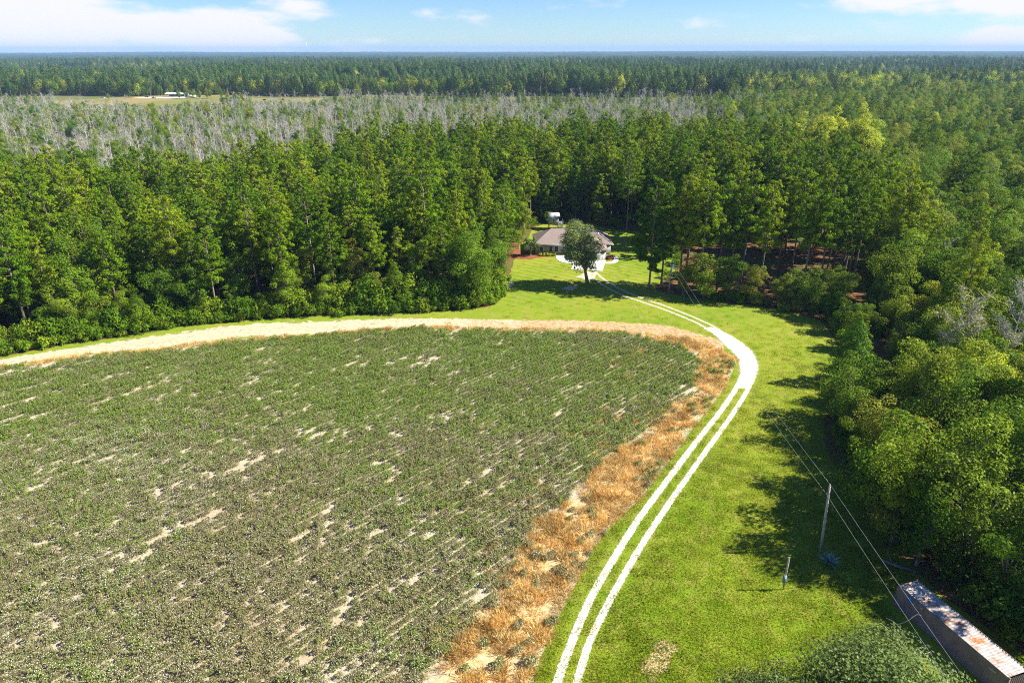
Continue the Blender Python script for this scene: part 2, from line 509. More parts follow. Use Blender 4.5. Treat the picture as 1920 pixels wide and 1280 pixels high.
def blob_mesh(name, P, z, mat, inner=0.55):
    """closed outline with an 'edge' attribute falling to 0 at the rim"""
    P = smooth_line(list(P) + [P[0]], 1.0)[:-1]
    c = P.mean(axis=0); k = len(P)
    v = [(x, y, z) for x, y in P] + [tuple(c + (q - c) * inner) + (z,) for q in P] + [(c[0], c[1], z)]
    q = [(i, (i + 1) % k, k + (i + 1) % k, k + i) for i in range(k)]
    me = bpy.data.meshes.new(name)
    me.from_pydata(v, [], q + [(k + i, k + (i + 1) % k, 2 * k) for i in range(k)])
    me.materials.append(mat)
    a = me.attributes.new('edge', 'FLOAT', 'POINT')
    a.data.foreach_set('value', np.array([0.0] * k + [0.9] * k + [1.0], np.float32))
    return me

# ------------------------------------------------------------------ the setting
# ground: one graded sheet that reaches the horizon
gx = np.concatenate([-np.geomspace(15000, 160, 22), np.linspace(-140, 140, 15), np.geomspace(160, 15000, 22)])
gy = np.concatenate([[-3000, -600, -150], np.linspace(-40, 320, 19), np.geomspace(360, 16000, 26)])
GX, GY = np.meshgrid(gx, gy)
v = np.stack([GX.ravel(), GY.ravel(), np.zeros(GX.size)], axis=1)
nx, ny = len(gx), len(gy)
q = [(j * nx + i, j * nx + i + 1, (j + 1) * nx + i + 1, (j + 1) * nx + i) for j in range(ny - 1) for i in range(nx - 1)]
struct('ground', np_mesh('ground', v, q, [M['floor']]))
lawn_poly = list(map(tuple, smooth_line(FOREST_L + BACK + FOREST_R, 2.5, 0.25, 3))) + [(-140, 20)]
struct('lawn', poly_sheet('lawn', lawn_poly, 0.006, M['lawn']))
field_poly = list(map(tuple, smooth_line(SAND_BOT, 2))) + list(map(tuple, smooth_line(DRY_OUT[2:], 2))) + [(-136, 36)]
struct('cotton_field', poly_sheet('cotton_field', field_poly, 0.012, M['soil']))
struct('straw_margin', ribbon_mesh('straw_margin', DRY_OUT, DRY_IN, 0.018, M['straw']))
struct('sandy_road', ribbon_mesh('sandy_road', offset_line(SAND_TOP, 1.0), offset_line(SAND_BOT, -0.9), 0.024, M['sand'], ((0, -0.15), (0.12, 0.3), (0.3, 0.9), (0.5, 0.75), (0.7, 0.95), (0.88, 0.35), (1, -0.15))))
W1 = 0.66
PR = ((0, -0.1), (0.25, 0.75), (0.5, 1.1), (0.75, 0.75), (1, -0.1))
struct('track_rut', ribbon_mesh('track_rut', offset_line(RUT_L, W1), offset_line(RUT_L, -W1), 0.030, M['white'], PR))
struct('track_rut', ribbon_mesh('track_rut', offset_line(RUT_R, W1 * 0.9), offset_line(RUT_R, -W1 * 0.9), 0.030, M['white'], PR))
struct('track_bend', ribbon_mesh('track_bend', offset_line(BEND_IN, 0.5), offset_line(BEND_OUT, -0.5), 0.036, M['white'], PR))
struct('drive_rut', ribbon_mesh('drive_rut', offset_line(DRV_L, 0.5), offset_line(DRV_L, -0.5), 0.042, M['drive'], PR))
struct('drive_rut', ribbon_mesh('drive_rut', offset_line(DRV_R, 0.5), offset_line(DRV_R, -0.5), 0.042, M['drive'], PR))
struct('sand_patch', blob_mesh('sand_patch', [(11.4, 158.3), (14.2, 161.2), (16.6, 160.2), (15.6, 157.6), (12.9, 156.5)], 0.030, M['sandpatch']))
struct('sand_patch', blob_mesh('sand_patch', [(15.5, 167.5), (19.5, 173), (23, 172.5), (22, 168), (19.5, 164)], 0.030, M['sandpatch']))
struct('sand_patch', blob_mesh('sand_patch', [(-4, 160), (-2.5, 164), (0.5, 164.5), (1.0, 161), (-1, 158.5)], 0.030, M['sandpatch']))
struct('sand_patch', blob_mesh('sand_patch', [(10.5, 46), (13, 50.5), (16, 52), (17.2, 50), (15, 46.5), (12.5, 44)], 0.030, M['straw'], 0.2))
struct('mulch_bed', blob_mesh('mulch_bed', [(-3.5, 186.3), (-1.5, 195), (4.5, 193), (6.1, 189.0), (13.1, 188.8), (12.9, 186.6), (8.2, 185.4), (3.4, 183.3)], 0.018, M['mulch'], 0.8))
struct('mulch_bed', blob_mesh('mulch_bed', [(25.6, 183.2), (25.6, 188), (29, 188), (29.2, 184.5), (27.3, 182.8)], 0.018, M['mulch'], 0.8))
t = NT('pale concrete')
n = t.noise(t.pos(), 0.8, 6)
M['concrete'] = t.done(t.bsdf(t.mix(n, (0.62, 0.60, 0.56), (0.80, 0.78, 0.74)), 0.85, 0.2))
def slab(name, P, th):
    P = [tuple(a) for a in P]
    k = len(P)
    me = bpy.data.meshes.new(name)
    v = [(x, y, 0.0) for x, y in P] + [(x, y, th) for x, y in P]
    me.from_pydata(v, [], [list(range(k, 2 * k))] + [(i, (i + 1) % k, k + (i + 1) % k, k + i) for i in range(k)])
    me.materials.append(M['concrete']); me.update()
    return me
struct('concrete_drive', slab('concrete_drive', [(15.6, 174.2), (23.7, 172.8), (25.9, 182.9), (17.4, 182.9)], 0.12))
struct('concrete_walk', slab('concrete_walk', list(smooth_line([(12.4, 187.6), (12.3, 184.6), (13.2, 181.8), (15.0, 180.0), (17.0, 179.6)], 0.6)) + list(smooth_line([(17.38, 182.6), (16.2, 183.6), (15.0, 185.5), (14.8, 187.6)], 0.6)), 0.105))
struct('concrete_walk', slab('concrete_walk', list(smooth_line([(25.2, 179.5), (27.2, 179.7), (28.9, 181.4), (29.7, 184.4), (29.6, 187)], 0.6)) + list(smooth_line([(28.5, 187), (28.5, 184.6), (27.9, 182.3), (26.7, 181.0), (25.55, 180.9)], 0.6)), 0.105))
t = NT('farm pasture')
p = t.pos(); n1 = t.noise(p, 0.012, 4); n2 = t.noise(p, 0.15, 4)
c = t.mix(t.ramp(n1, 0.4, 0.6), (0.20, 0.20, 0.05), (0.30, 0.22, 0.10))
c = t.mix(t.ramp(n2, 0.5, 0.7), c, (0.17, 0.22, 0.05))
M['pasture'] = t.done(t.bsdf(c, 0.95, 0.05))
FARM = [(-640, 845), (-519, 862), (-496, 905), (-450, 955), (-360, 960), (-322, 890), (-235, 882), (-215, 850), (-225, 800), (-380, 770), (-520, 775), (-640, 790)]
struct('far_pasture', poly_sheet('far_pasture', list(map(tuple, smooth_line(FARM + [FARM[0]], 8)[:-1])), 0.02, M['pasture']))

# ------------------------------------------------------------------ plant prototypes (meshes)
def rdir(r, n):
    return unit(r.normal(size=(n, 3)))

def pine_meshes(seed, h=22.0, cr=3.1, base=0.45, fine=1.0):
    r = np.random.default_rng(seed)
    T = Geo()
    lean = r.normal(0, 0.25, 2)
    zs = np.linspace(0, h, 8)
    path = np.stack([lean[0] * (zs / h) ** 2, lean[1] * (zs / h) ** 2, zs], axis=1)
    T.tube(path, np.interp(zs, [0, 1.0, h * 0.6, h], [0.30, 0.24, 0.16, 0.04]), 7)
    C, N, TA, L, Wd = [], [], [], [], []
    z = base * h * r.uniform(0.9, 1.05)
    a = r.uniform(0, 6.28)
    while z < h * 0.985:
        f = (z - base * h) / (h * (1 - base))
        rad = cr * (np.interp(f, [0, 0.15, 0.4, 0.7, 1], [0.6, 1.0, 0.96, 0.64, 0.16])) * r.uniform(0.6, 1.2)
        a += 2.4 + r.normal(0, 0.4)
        up = np.interp(f, [0, 0.5, 1], [0.0, 0.35, 1.1]) + r.normal(0, 0.1)
        d = np.array([math.cos(a), math.sin(a), up]); d /= np.linalg.norm(d[:2])
        p0 = np.array([np.interp(z, zs, path[:, 0]), np.interp(z, zs, path[:, 1]), z])
        s = np.array([0, 0.5, 1.0])
        bp = p0 + np.outer(s * rad, d) + np.outer(np.array([0, 0.0, 0.25]), [0, 0, rad * 0.35])
        T.tube(bp, [0.055, 0.035, 0.015], 3)
        nc = max(2, int(rad * 1.8))
        for k in range(nc):
            s = 1.0 - 0.62 * (k / max(nc, 1)) + r.normal(0, 0.05)
            cen = p0 + d * rad * s + np.array([0, 0, rad * 0.09 * s * s]) + r.normal(0, 0.28, 3) * np.array([1, 1, 0.45]) * (1 + 0.3 * rad)
            cr_ = r.uniform(0.4, 0.85) * (1.08 - 0.38 * f)
            m = int(42 * fine * (cr_ / 0.65) ** 2)
            dd = rdir(r, m); dd[:, 2] += 0.25
            dd = unit(dd)
            C.append(cen + dd * cr_ * r.uniform(0.55, 1.0, (m, 1)) * np.array([1, 1, 0.72]))
            co_ = cen - np.array([p0[0], p0[1], h * (0.45 + 0.4 * base)])
            co_ = co_ / np.array([cr, cr, h * 0.4])
            N.append(dd * 0.7 + 0.6 * co_ + r.normal(0, 0.42, (m, 3)))
            TA.append(rdir(r, m) + dd * 0.4)
            L.append(r.uniform(0.40, 0.70, m)); Wd.append(r.uniform(0.13, 0.24, m))
        z += r.uniform(0.18, 0.36) * h / 22
    v, q = cards(np.concatenate(C), np.concatenate(N), np.concatenate(TA), np.concatenate(L), np.concatenate(Wd))
    return T.mesh('pine_trunk', M['bark']), np_mesh('pine_crown', v, q, [M['pine_leaf']])

def broad_meshes(seed, h=16.0, cr=4.6, base=0.2, nl=46, leaf=0.34, per=150, mat='broad_leaf', bark='grey_bark', trunk=0.28, dense=1.0, jit=0.42, ragged=0.22):
    r = np.random.default_rng(seed)
    zc = h * (1 + base) / 2; hz = h * (1 - base) / 2
    T = Geo()
    zt = base * h + hz * 0.7
    sw = r.normal(0, 0.35, 2)
    tp = np.array([[0, 0, 0], [sw[0] * 0.3, sw[1] * 0.3, zt * 0.4], [sw[0], sw[1], zt]])
    T.tube(tp, [trunk * 1.25, trunk * 0.9, trunk * 0.45], 7)
    C, N, TA, L = [], [], [], []
    for i in range(nl):
        d = rdir(r, 1)[0]
        k = r.uniform(0.25, 1.0) ** 0.5 * 0.86 * (1 + ragged * (math.sin(3 * math.atan2(d[1], d[0]) + seed) * 0.7 + math.sin(5 * d[2] + 2 * math.atan2(d[1], d[0]) + seed * 1.7)))
        bias = 1 - 0.25 * max(0, -d[2])
        c = np.array([d[0] * cr * k * bias, d[1] * cr * k * bias, zc + d[2] * hz * k])
        lr = cr * r.uniform(0.16, 0.38)
        if c[2] - lr < 0.15 * h * base: c[2] = lr + 0.1
        # limb towards the clump
        s0 = r.uniform(0.3, 0.95)
        p0 = tp[0] + (tp[2] - tp[0]) * s0
        if c[2] > p0[2] - 0.5 and i % 2 == 0:
            mid = p0 * 0.5 + c * 0.5 + np.array([0, 0, 0.12 * hz])
            T.tube([p0, mid, c], [trunk * 0.34, trunk * 0.2, 0.03], 4, cap=False)
        m = int(per * dense * (lr / (cr * 0.28)) ** 2)
        dd = rdir(r, m); dd[:, 2] += 0.28; dd = unit(dd)
        rr = r.uniform(0.55, 1.12, (m, 1)) ** 0.7
        C.append(c + dd * lr * rr * np.array([1, 1, 0.8]))
        co_ = (c - np.array([0, 0, zc])) / np.array([cr, cr, hz])
        N.append(dd * 0.8 + 0.55 * co_ + np.array([0, 0, 0.1]) + r.normal(0, jit, (m, 3)))
        TA.append(rdir(r, m)); L.append(r.uniform(0.75, 1.3, m) * leaf)
    L = np.concatenate(L)
    v, q = cards(np.concatenate(C), np.concatenate(N), np.concatenate(TA), L, L * r.uniform(0.5, 0.75, len(L)))
    v[:, 2] = np.maximum(v[:, 2], 0.05)
    return T.mesh('trunk', M[bark]), np_mesh('crown', v, q, [M[mat]])

def bare_meshes(seed, h=12.0, leaves=0.0, twigs=1.0, thick=1.0):
    """bare grey tree: trunk and limbs; a fine twig crown as the second mesh"""
    r = np.random.default_rng(seed)
    T = Geo(); K = Geo()
    tp = np.array([[0, 0, 0], [r.normal(0, .15), r.normal(0, .15), h * 0.45], [r.normal(0, .5), r.normal(0, .5), h * 0.98]])
    T.tube(tp, [0.17, 0.12, 0.03], 5)
    c0, ta, LL = [], [], []
    for i in range(17):
        s = r.uniform(0.30, 0.97)
        p0 = tp[0] * (1 - s) + tp[2] * s
        p0 = np.array([np.interp(s, [0, .46, 1], tp[:, 0]), np.interp(s, [0, .46, 1], tp[:, 1]), s * h * 0.98])
        a = r.uniform(0, 6.28); ln = h * r.uniform(0.14, 0.3) * (1.25 - 0.75 * s)
        d = np.array([math.cos(a), math.sin(a), r.uniform(0.5, 1.3)]); d /= np.linalg.norm(d)
        p1 = p0 + d * ln * 0.5 + r.normal(0, 0.15, 3); p2 = p0 + d * ln + np.array([0, 0, 0.15 * ln])
        T.tube([p0, p1, p2], [0.07 * (1.2 - s), 0.04, 0.018], 3, cap=False)
        m = int(22 * twigs)
        u = r.uniform(0.25, 1.0, (m, 1))
        st = p0 + (p2 - p0) * u
        td = unit(d + r.normal(0, 0.6, (m, 3)) + np.array([0, 0, 0.25]))
        tl = r.uniform(0.5, 1.5, m) * h / 12
        c0.append(st + td * tl[:, None] / 2); ta.append(td); LL.append(tl)
    C = np.concatenate(c0); TA = np.concatenate(ta); L = np.concatenate(LL)
    v, q = cards(C, r.normal(size=C.shape), TA, L, np.full(len(L), 0.03 * thick))
    K.add(v, q, 0)
    if leaves:
        m = int(leaves)
        sel = r.integers(0, len(C), m)
        cc = C[sel] + r.normal(0, 0.3, (m, 3))
        v, q = cards(cc, r.normal(size=(m, 3)) + [0, 0, .6], rdir(r, m), np.full(m, 0.34), np.full(m, 0.22))
        K.add(v, q, 1)
    return T.mesh('trunk', M['dead_bark']), K.mesh('twigs', M['dead_bark'], M['olive_leaf'])

def shrub_mesh(seed, h=2.6, cr=1.7, leaf=0.3, nl=12, per=85, mat='shrub_leaf'):
    r = np.random.default_rng(seed)
    C, N, TA = [], [], []
    for i in range(nl):
        lr = cr * r.uniform(0.3, 0.5)
        a = r.uniform(0, 6.28); k = cr * 0.75 * math.sqrt(r.uniform())
        c = np.array([math.cos(a) * k, math.sin(a) * k, r.uniform(0.2, 0.85) * h * (1 - 0.35 * k / cr)])
        m = int(per * (lr / (0.4 * cr)) ** 2)
        dd = rdir(r, m); dd[:, 2] += 0.35; dd = unit(dd)
        C.append(c + dd * lr * r.uniform(0.5, 1.1, (m, 1)))
        N.append(dd + r.normal(0, 0.35, (m, 3))); TA.append(rdir(r, m))
    C = np.concatenate(C); m = len(C)
    L = r.uniform(0.7, 1.3, m) * leaf
    v, q = cards(C, np.concatenate(N), np.concatenate(TA), L, L * 0.62)
    v[:, 2] = np.maximum(v[:, 2], 0.03)
    return np_mesh('foliage', v, q, [M[mat]])

def cedar_meshes(seed, h=11.0, cr=3.0):
    r = np.random.default_rng(seed)
    T = Geo().tube([[0, 0, 0], [0.1, 0, h * 0.5], [0, 0.1, h * 0.95]], [0.2, 0.13, 0.03], 7)
    m = 11000
    z = h * (0.04 + 0.96 * (1 - np.sqrt(r.uniform(0, 1, m))))
    prof = np.interp(z / h, [0, 0.12, 0.45, 0.8, 1], [0.75, 1.0, 0.8, 0.4, 0.03]) * cr
    a = r.uniform(0, 6.28, m)
    lob = 1 + 0.22 * np.sin(a * 5 + z * 2.1) + 0.15 * np.sin(a * 3 - z * 3.3)
    rad = prof * lob * r.uniform(0.45, 1.0, m) ** 0.5
    C = np.stack([np.cos(a) * rad, np.sin(a) * rad, z], axis=1)
    out = np.stack([np.cos(a), np.sin(a), np.full(m, 0.6)], axis=1)
    v, q = cards(C, out + r.normal(0, 0.35, (m, 3)), rdir(r, m), r.uniform(0.25, 0.45, m), r.uniform(0.12, 0.2, m))
    return T.mesh('trunk', M['bark']), np_mesh('crown', v, q, [M['cedar_leaf']])

def swap(me, mat):
    m2 = me.copy(); m2.materials[0] = M[mat]
    return m2

PINE = [pine_meshes(100 + i, h, cr, b) for i, (h, cr, b) in enumerate([(23, 3.7, .30), (21, 3.3, .24), (24, 4.1, .40), (22, 2.9, .32), (19, 3.7, .18), (25, 3.8, .48)])]
BROAD = [broad_meshes(200 + i, h, cr, b, nl) for i, (h, cr, b, nl) in enumerate([(14, 4.2, .12, 46), (16, 4.8, .15, 52), (12, 4.0, .1, 42), (15, 3.6, .12, 44), (17, 5.4, .2, 56)])]
OLIVE = [(a, swap(b, 'olive_leaf')) for a, b in BROAD]
YELLOW = [(a, swap(b, 'yellow_leaf')) for a, b in BROAD[:3]]
NEAR = [broad_meshes(300 + i, h, cr, b, nl, 0.31, 215, jit=0.6, ragged=0.36) for i, (h, cr, b, nl) in enumerate([(14, 4.6, .06, 40), (16, 5.2, .08, 44), (12, 4.4, .04, 36), (17, 4.8, .10, 42)])]
NEAR_OLIVE = [(a, swap(b, 'olive_leaf')) for a, b in NEAR]
BARE = [bare_meshes(400 + i, h, lv) for i, (h, lv) in enumerate([(13, 0), (12, 0), (14.5, 60), (10.5, 0), (13.5, 25), (12, 160)])]
SHRUB = [shrub_mesh(500 + i, h, c) for i, (h, c) in enumerate([(2.6, 1.8), (3.4, 1.9), (2.0, 1.5), (4.2, 2.0)])]

def far_mesh(seed, h, cr, base, n=520, mat='far_leaf', trunk=True):
    r = np.random.default_rng(seed)
    G = Geo()
    m = n
    dd = rdir(r, m)
    zc = h * (1 + base) / 2; hz = h * (1 - base) / 2
    lob = 1 + 0.3 * np.sin(dd[:, 0] * 6 + seed) * np.sin(dd[:, 1] * 5 + dd[:, 2] * 4)
    C = np.stack([dd[:, 0] * cr, dd[:, 1] * cr, dd[:, 2] * hz], axis=1) * (lob * r.uniform(0.6, 1.0, m) ** 0.5)[:, None] + [0, 0, zc]
    v, q = cards(C, dd * lob[:, None] + r.normal(0, 0.3, (m, 3)), rdir(r, m), r.uniform(0.7, 1.3, m), r.uniform(0.5, 0.9, m))
    G.add(v, q, 0)
    if trunk:
        G.tube([[0, 0, 0], [0, 0, h * 0.5], [0, 0, h * 0.9]], [0.3, 0.22, 0.1], 4, 1, cap=False)
    return G.mesh('far_tree', M[mat], M['bark'])
FAR_PINE = [far_mesh(600 + i, h, cr, .4) for i, (h, cr) in enumerate([(23, 3.2), (21, 3.6), (25, 3.4)])]
FAR_BROAD = [far_mesh(620 + i, h, cr, .1, 800, 'broad_leaf') for i, (h, cr) in enumerate([(17, 5.0), (15, 4.6)])]
FAR_OLIVE = [far_mesh(630 + i, h, cr, .1, 800, 'olive_leaf') for i, (h, cr) in enumerate([(17, 5.2), (18, 4.6)])]
FAR_YELLOW = [far_mesh(640, 18, 4.8, .15, 800, 'yellow_leaf')]

# ------------------------------------------------------------------ scatter for the uncountable
PROTO = {}
def proto(me):
    if me.name not in PROTO: PROTO[me.name] = bpy.data.objects.new('source_' + me.name, me)
    return PROTO[me.name]
def scatter(name, label, kinds, co, var, rz, sc, tilt=None, kind='stuff'):
    """kinds: list of mesh tuples; one object whose points carry the plants"""
    n = len(co)
    me = bpy.data.meshes.new(name)
    me.vertices.add(n)
    me.vertices.foreach_set('co', np.asarray(co, np.float32).ravel())
    a = me.attributes.new('var', 'INT', 'POINT'); a.data.foreach_set('value', np.asarray(var, np.int32))
    rot = np.zeros((n, 3), np.float32); rot[:, 2] = rz
    if tilt is not None: rot[:, :2] = tilt
    a = me.attributes.new('rot', 'FLOAT_VECTOR', 'POINT'); a.data.foreach_set('vector', rot.ravel())
    sc = np.asarray(sc, np.float32)
    if sc.ndim == 1: sc = np.repeat(sc[:, None], 3, axis=1)
    a = me.attributes.new('scl', 'FLOAT_VECTOR', 'POINT'); a.data.foreach_set('vector', sc.ravel())
    o = link(name, me)
    o['kind'] = kind; o['label'] = label
    ng = bpy.data.node_groups.new(name, 'GeometryNodeTree')
    ng.interface.new_socket('Geometry', in_out='INPUT', socket_type='NodeSocketGeometry')
    ng.interface.new_socket('Geometry', in_out='OUTPUT', socket_type='NodeSocketGeometry')
    N, K = ng.nodes, ng.links
    gi = N.new('NodeGroupInput'); go = N.new('NodeGroupOutput'); join = N.new('GeometryNodeJoinGeometry')
    def attr(nm, ty):
        x = N.new('GeometryNodeInputNamedAttribute'); x.data_type = ty; x.inputs[0].default_value = nm
        return x.outputs[0]
    va, ra, sa = attr('var', 'INT'), attr('rot', 'FLOAT_VECTOR'), attr('scl', 'FLOAT_VECTOR')
    for k, ms in enumerate(kinds):
        j2 = N.new('GeometryNodeJoinGeometry')
        for m in ms:
            oi = N.new('GeometryNodeObjectInfo'); oi.inputs['Object'].default_value = proto(m)
            oi.inputs['As Instance'].default_value = True
            K.new(oi.outputs['Geometry'], j2.inputs[0])
        cp = N.new('FunctionNodeCompare'); cp.data_type = 'INT'; cp.operation = 'EQUAL'
        ai = [s for s in cp.inputs if s.enabled and s.type == 'INT']
        K.new(va, ai[0]); ai[1].default_value = k
        ip = N.new('GeometryNodeInstanceOnPoints')
        K.new(gi.outputs[0], ip.inputs['Points']); K.new(cp.outputs[0], ip.inputs['Selection'])
        K.new(j2.outputs[0], ip.inputs['Instance']); K.new(ra, ip.inputs['Rotation']); K.new(sa, ip.inputs['Scale'])
        K.new(ip.outputs[0], join.inputs[0])
    K.new(join.outputs[0], go.inputs[0])
    md = o.modifiers.new('plants', 'NODES'); md.node_group = ng
    return o

# ------------------------------------------------------------------ house
M['siding'] = flat_mat('grey green siding', (0.34, 0.36, 0.32), 0.8, 0.2, 0.08, 3.0)
M['trim'] = flat_mat('white trim', (0.78, 0.78, 0.76), 0.6, 0.3, 0.05)
M['dark_glass'] = flat_mat('dark window glass', (0.02, 0.025, 0.03), 0.1, 0.5, 0.1)
t = NT('taupe shingles')
p = t.pos(); n1 = t.noise(p, 0.5, 4); n2 = t.noise(t.map(p, (4, 4, 12)), 1.2, 3)
c = t.mix(n2, (0.20, 0.155, 0.135), (0.34, 0.275, 0.245)); c = t.scale_col(c, t.math('ADD', t.math('MULTIPLY', n1, 0.4), 0.8))
M['shingle'] = t.done(t.bsdf(c, 0.9, 0.15, n2, 0.4, 0.03))
M['deckwood'] = flat_mat('weathered wood', (0.38, 0.34, 0.29), 0.85, 0.15, 0.2)
M['metal_white'] = flat_mat('white roof metal', (0.74, 0.74, 0.74), 0.45, 0.5, 0.08)

house = thing('house', 'grey sided house with brown hip roof and white garage door beside lawn', 'house')
hx0, hx1, hy0, hy1 = 6.6, 28.0, 189.0, 199.5
g = Geo().box((hx0, hy0, 0), (hx1, hy1, 2.95))
link('wall', g.mesh('wall', M['siding']), house)
g = Geo().box((18.6, 183.4, 0), (26.0, 188.98, 2.75))
link('garage_wall', g.mesh('garage_wall', M['siding']), house)
def hip(x0, x1, y0, y1, ze, zr, axis='x', inset=None, th=0.2):
    """hip roof with eave thickness"""
    inset = inset or min(x1 - x0, y1 - y0) / 2
    if axis == 'x':
        yc = (y0 + y1) / 2
        r0, r1 = (x0 + inset, yc, zr), (x1 - inset, yc, zr)
        v = [(x0, y0, ze), (x1, y0, ze), (x1, y1, ze), (x0, y1, ze), r0, r1]
        f = [(0, 1, 5, 4), (2, 3, 4, 5), (1, 2, 5, 5), (3, 0, 4, 4)]
    else:
        xc = (x0 + x1) / 2
        r0, r1 = (xc, y0 + inset, zr), (xc, y1, zr)
        v = [(x0, y0, ze), (x1, y0, ze), (x1, y1, ze), (x0, y1, ze), r0, r1]
        f = [(0, 1, 4, 4), (1, 2, 5, 4), (3, 0, 4, 5), (2, 3, 5, 5)]
    n = len(v)
    v += [(x0, y0, ze - th), (x1, y0, ze - th), (x1, y1, ze - th), (x0, y1, ze - th)]
    f2 = [(n, n + 1, 1, 0), (n + 1, n + 2, 2, 1), (n + 2, n + 3, 3, 2), (n + 3, n, 0, 3), (n + 3, n + 2, n + 1, n)]
    me = bpy.data.meshes.new('roof')
    me.from_pydata(v, [], [tuple(dict.fromkeys(x)) for x in f + f2])
    me.materials.append(M['shingle']); me.update()
    return me
roof = link('roof', hip(hx0 - 0.6, hx1 + 0.6, hy0 - 0.6, hy1 + 0.6, 3.15, 6.3, 'x', 5.6), house)
groof = link('garage_roof', hip(18.0, 26.6, 182.8, 194.6, 2.95, 5.3, 'y', 3.6), house)
link('ridge_cap', Geo().tube([(hx0 + 5.0, 194.25, 6.3), (hx1 - 5.0, 194.25, 6.3)], 0.09, 8).mesh('ridge_cap', M['shingle']), roof)
for a, b in (((hx0 - .6, hy0 - .6, 3.16), (hx0 + 5, 194.25, 6.31)), ((hx1 + .6, hy0 - .6, 3.16), (hx1 - 5, 194.25, 6.31))):
    link('hip_cap', Geo().tube([a, b], 0.08, 8).mesh('hip_cap', M['shingle']), roof)
link('gutter', Geo().box((hx0 - 0.72, hy0 - 0.74, 2.98), (17.9, hy0 - 0.605, 3.13)).mesh('gutter', M['trim']), roof)
link('gutter', Geo().box((26.7, hy0 - 0.74, 2.98), (hx1 + 0.72, hy0 - 0.605, 3.13)).mesh('gutter', M['trim']), roof)
link('downspout', Geo().box((27.7, hy0 - 0.14, 0), (27.82, hy0 - 0.02, 2.95)).mesh('downspout', M['trim']), house)
for x0 in (18.95, 22.5):
    gd = link('garage_door', Geo().box((x0, 183.33, 0.05), (x0 + 3.1, 183.397, 2.35)).mesh('garage_door', M['trim']), house)
    for k in range(4):
        for j in range(4):
            m = M['dark_glass'] if j == 3 else M['trim']
            link('pane' if j == 3 else 'panel', Geo().box((x0 + 0.12 + k * 0.74, 183.29, 0.15 + j * 0.56), (x0 + 0.76 + k * 0.74, 183.328, 0.58 + j * 0.56)).mesh('panel', m), gd)
def window(x, y, z, w_, h_, par):
    f = link('window', Geo().box((x - w_ / 2 - 0.1, y - 0.06, z - 0.1), (x + w_ / 2 + 0.1, y - 0.003, z + h_ + 0.1)).mesh('window', M['trim']), par)
    link('pane', Geo().box((x - w_ / 2, y - 0.09, z), (x + w_ / 2, y - 0.063, z + h_)).mesh('pane', M['dark_glass']), f)
window(11.0, hy0, 0.8, 0.9, 1.5, house); window(12.6, hy0, 0.8, 0.9, 1.5, house); window(8.3, hy0, 1.0, 0.9, 1.2, house)
fd = link('front_door', Geo().box((14.9, hy0 - 0.08, 0.02), (15.9, hy0 - 0.003, 2.15)).mesh('front_door', M['trim']), house)
link('handle', Geo().box((15.75, hy0 - 0.12, 1.0), (15.8, hy0 - 0.083, 1.15)).mesh('handle', M['dark_glass']), fd)
link('chimney_vent', Geo().tube([(24.6, 192.0, 4.9), (24.6, 192.0, 5.6)], 0.16, 8).mesh('chimney_vent', M['metal_white']), house)

# raised playhouse behind the house
ph = thing('playhouse', 'raised grey playhouse on posts with white roof and wooden stairs', 'playhouse', (13.5, 219.5, 0), R(3))
link('cabin', Geo().box((-1.75, -1.6, 1.9), (1.45, 1.6, 4.2)).mesh('cabin', M['siding']), ph)
link('roof', Geo().add([(-2.0, -1.9, 4.15), (1.9, -1.9, 4.15), (1.9, 1.9, 4.75), (-2.0, 1.9, 4.75), (-2.0, -1.9, 4.3), (1.9, -1.9, 4.3), (1.9, 1.9, 4.9), (-2.0, 1.9, 4.9)],
     [(3, 2, 1, 0), (4, 5, 6, 7), (0, 1, 5, 4), (1, 2, 6, 5), (2, 3, 7, 6), (3, 0, 4, 7)]).mesh('roof', M['metal_white']), ph)
link('deck', Geo().box((-1.8, -1.65, 1.72), (3.0, 1.6, 1.88)).mesh('deck', M['deckwood']), ph)
for x in (-1.6, 1.3, 2.8):
    for y in (-1.5, 1.4):
        link('post', Geo().tube([(x, y, 0), (x, y, 1.72)], 0.11, 4).mesh('post', M['deckwood']), ph)
window(-0.2, -1.6, 2.7, 0.5, 0.7, ph)
rl = link('railing', Geo().tube([(1.5, -1.6, 2.85), (2.95, -1.6, 2.85), (2.95, 1.55, 2.85)], 0.06, 4).mesh('railing', M['trim']), ph)
for k in range(5):
    link('baluster', Geo().tube([(1.6 + k * 0.32, -1.6, 1.88), (1.6 + k * 0.32, -1.6, 2.85)], 0.035, 4).mesh('baluster', M['trim']), rl)
st = link('stairs', Geo().tube([(1.55, -1.7, 1.8), (0.75, -4.2, 0.05)], 0.08, 4).tube([(2.5, -1.7, 1.8), (1.7, -4.2, 0.05)], 0.08, 4).mesh('stairs', M['trim']), ph)
for k in range(8):
    f = (k + 0.5) / 8
    link('tread', Geo().box((1.55 - 0.8 * f, -1.85 - 2.5 * f, 1.72 - 1.75 * f), (2.5 - 0.8 * f, -1.6 - 2.5 * f, 1.77 - 1.75 * f)).mesh('tread', M['deckwood']), st)
for k in (0, 1):
    link('handrail', Geo().tube([(1.55 + k * 0.95, -1.7, 2.75), (0.75 + k * 0.95, -4.2, 1.0)], 0.05, 4).mesh('handrail', M['trim']), st)

hm = shrub_mesh(900, 0.95, 0.62, 0.13, 14, 75, 'hedge_leaf')
for i, (x, y) in enumerate([(8.0, 187.6), (9.0, 187.5), (9.95, 187.5), (10.85, 187.4), (12.0, 187.3)]):
    tag(link('garden_shrub', hm, None, (x, y, 0), (0, 0, i * 1.3), (1, 1, 1 + 0.06 * (i % 3))), 'small rounded yellow green shrub along the house front wall', 'shrub', 'clipped shrubs along the house front')

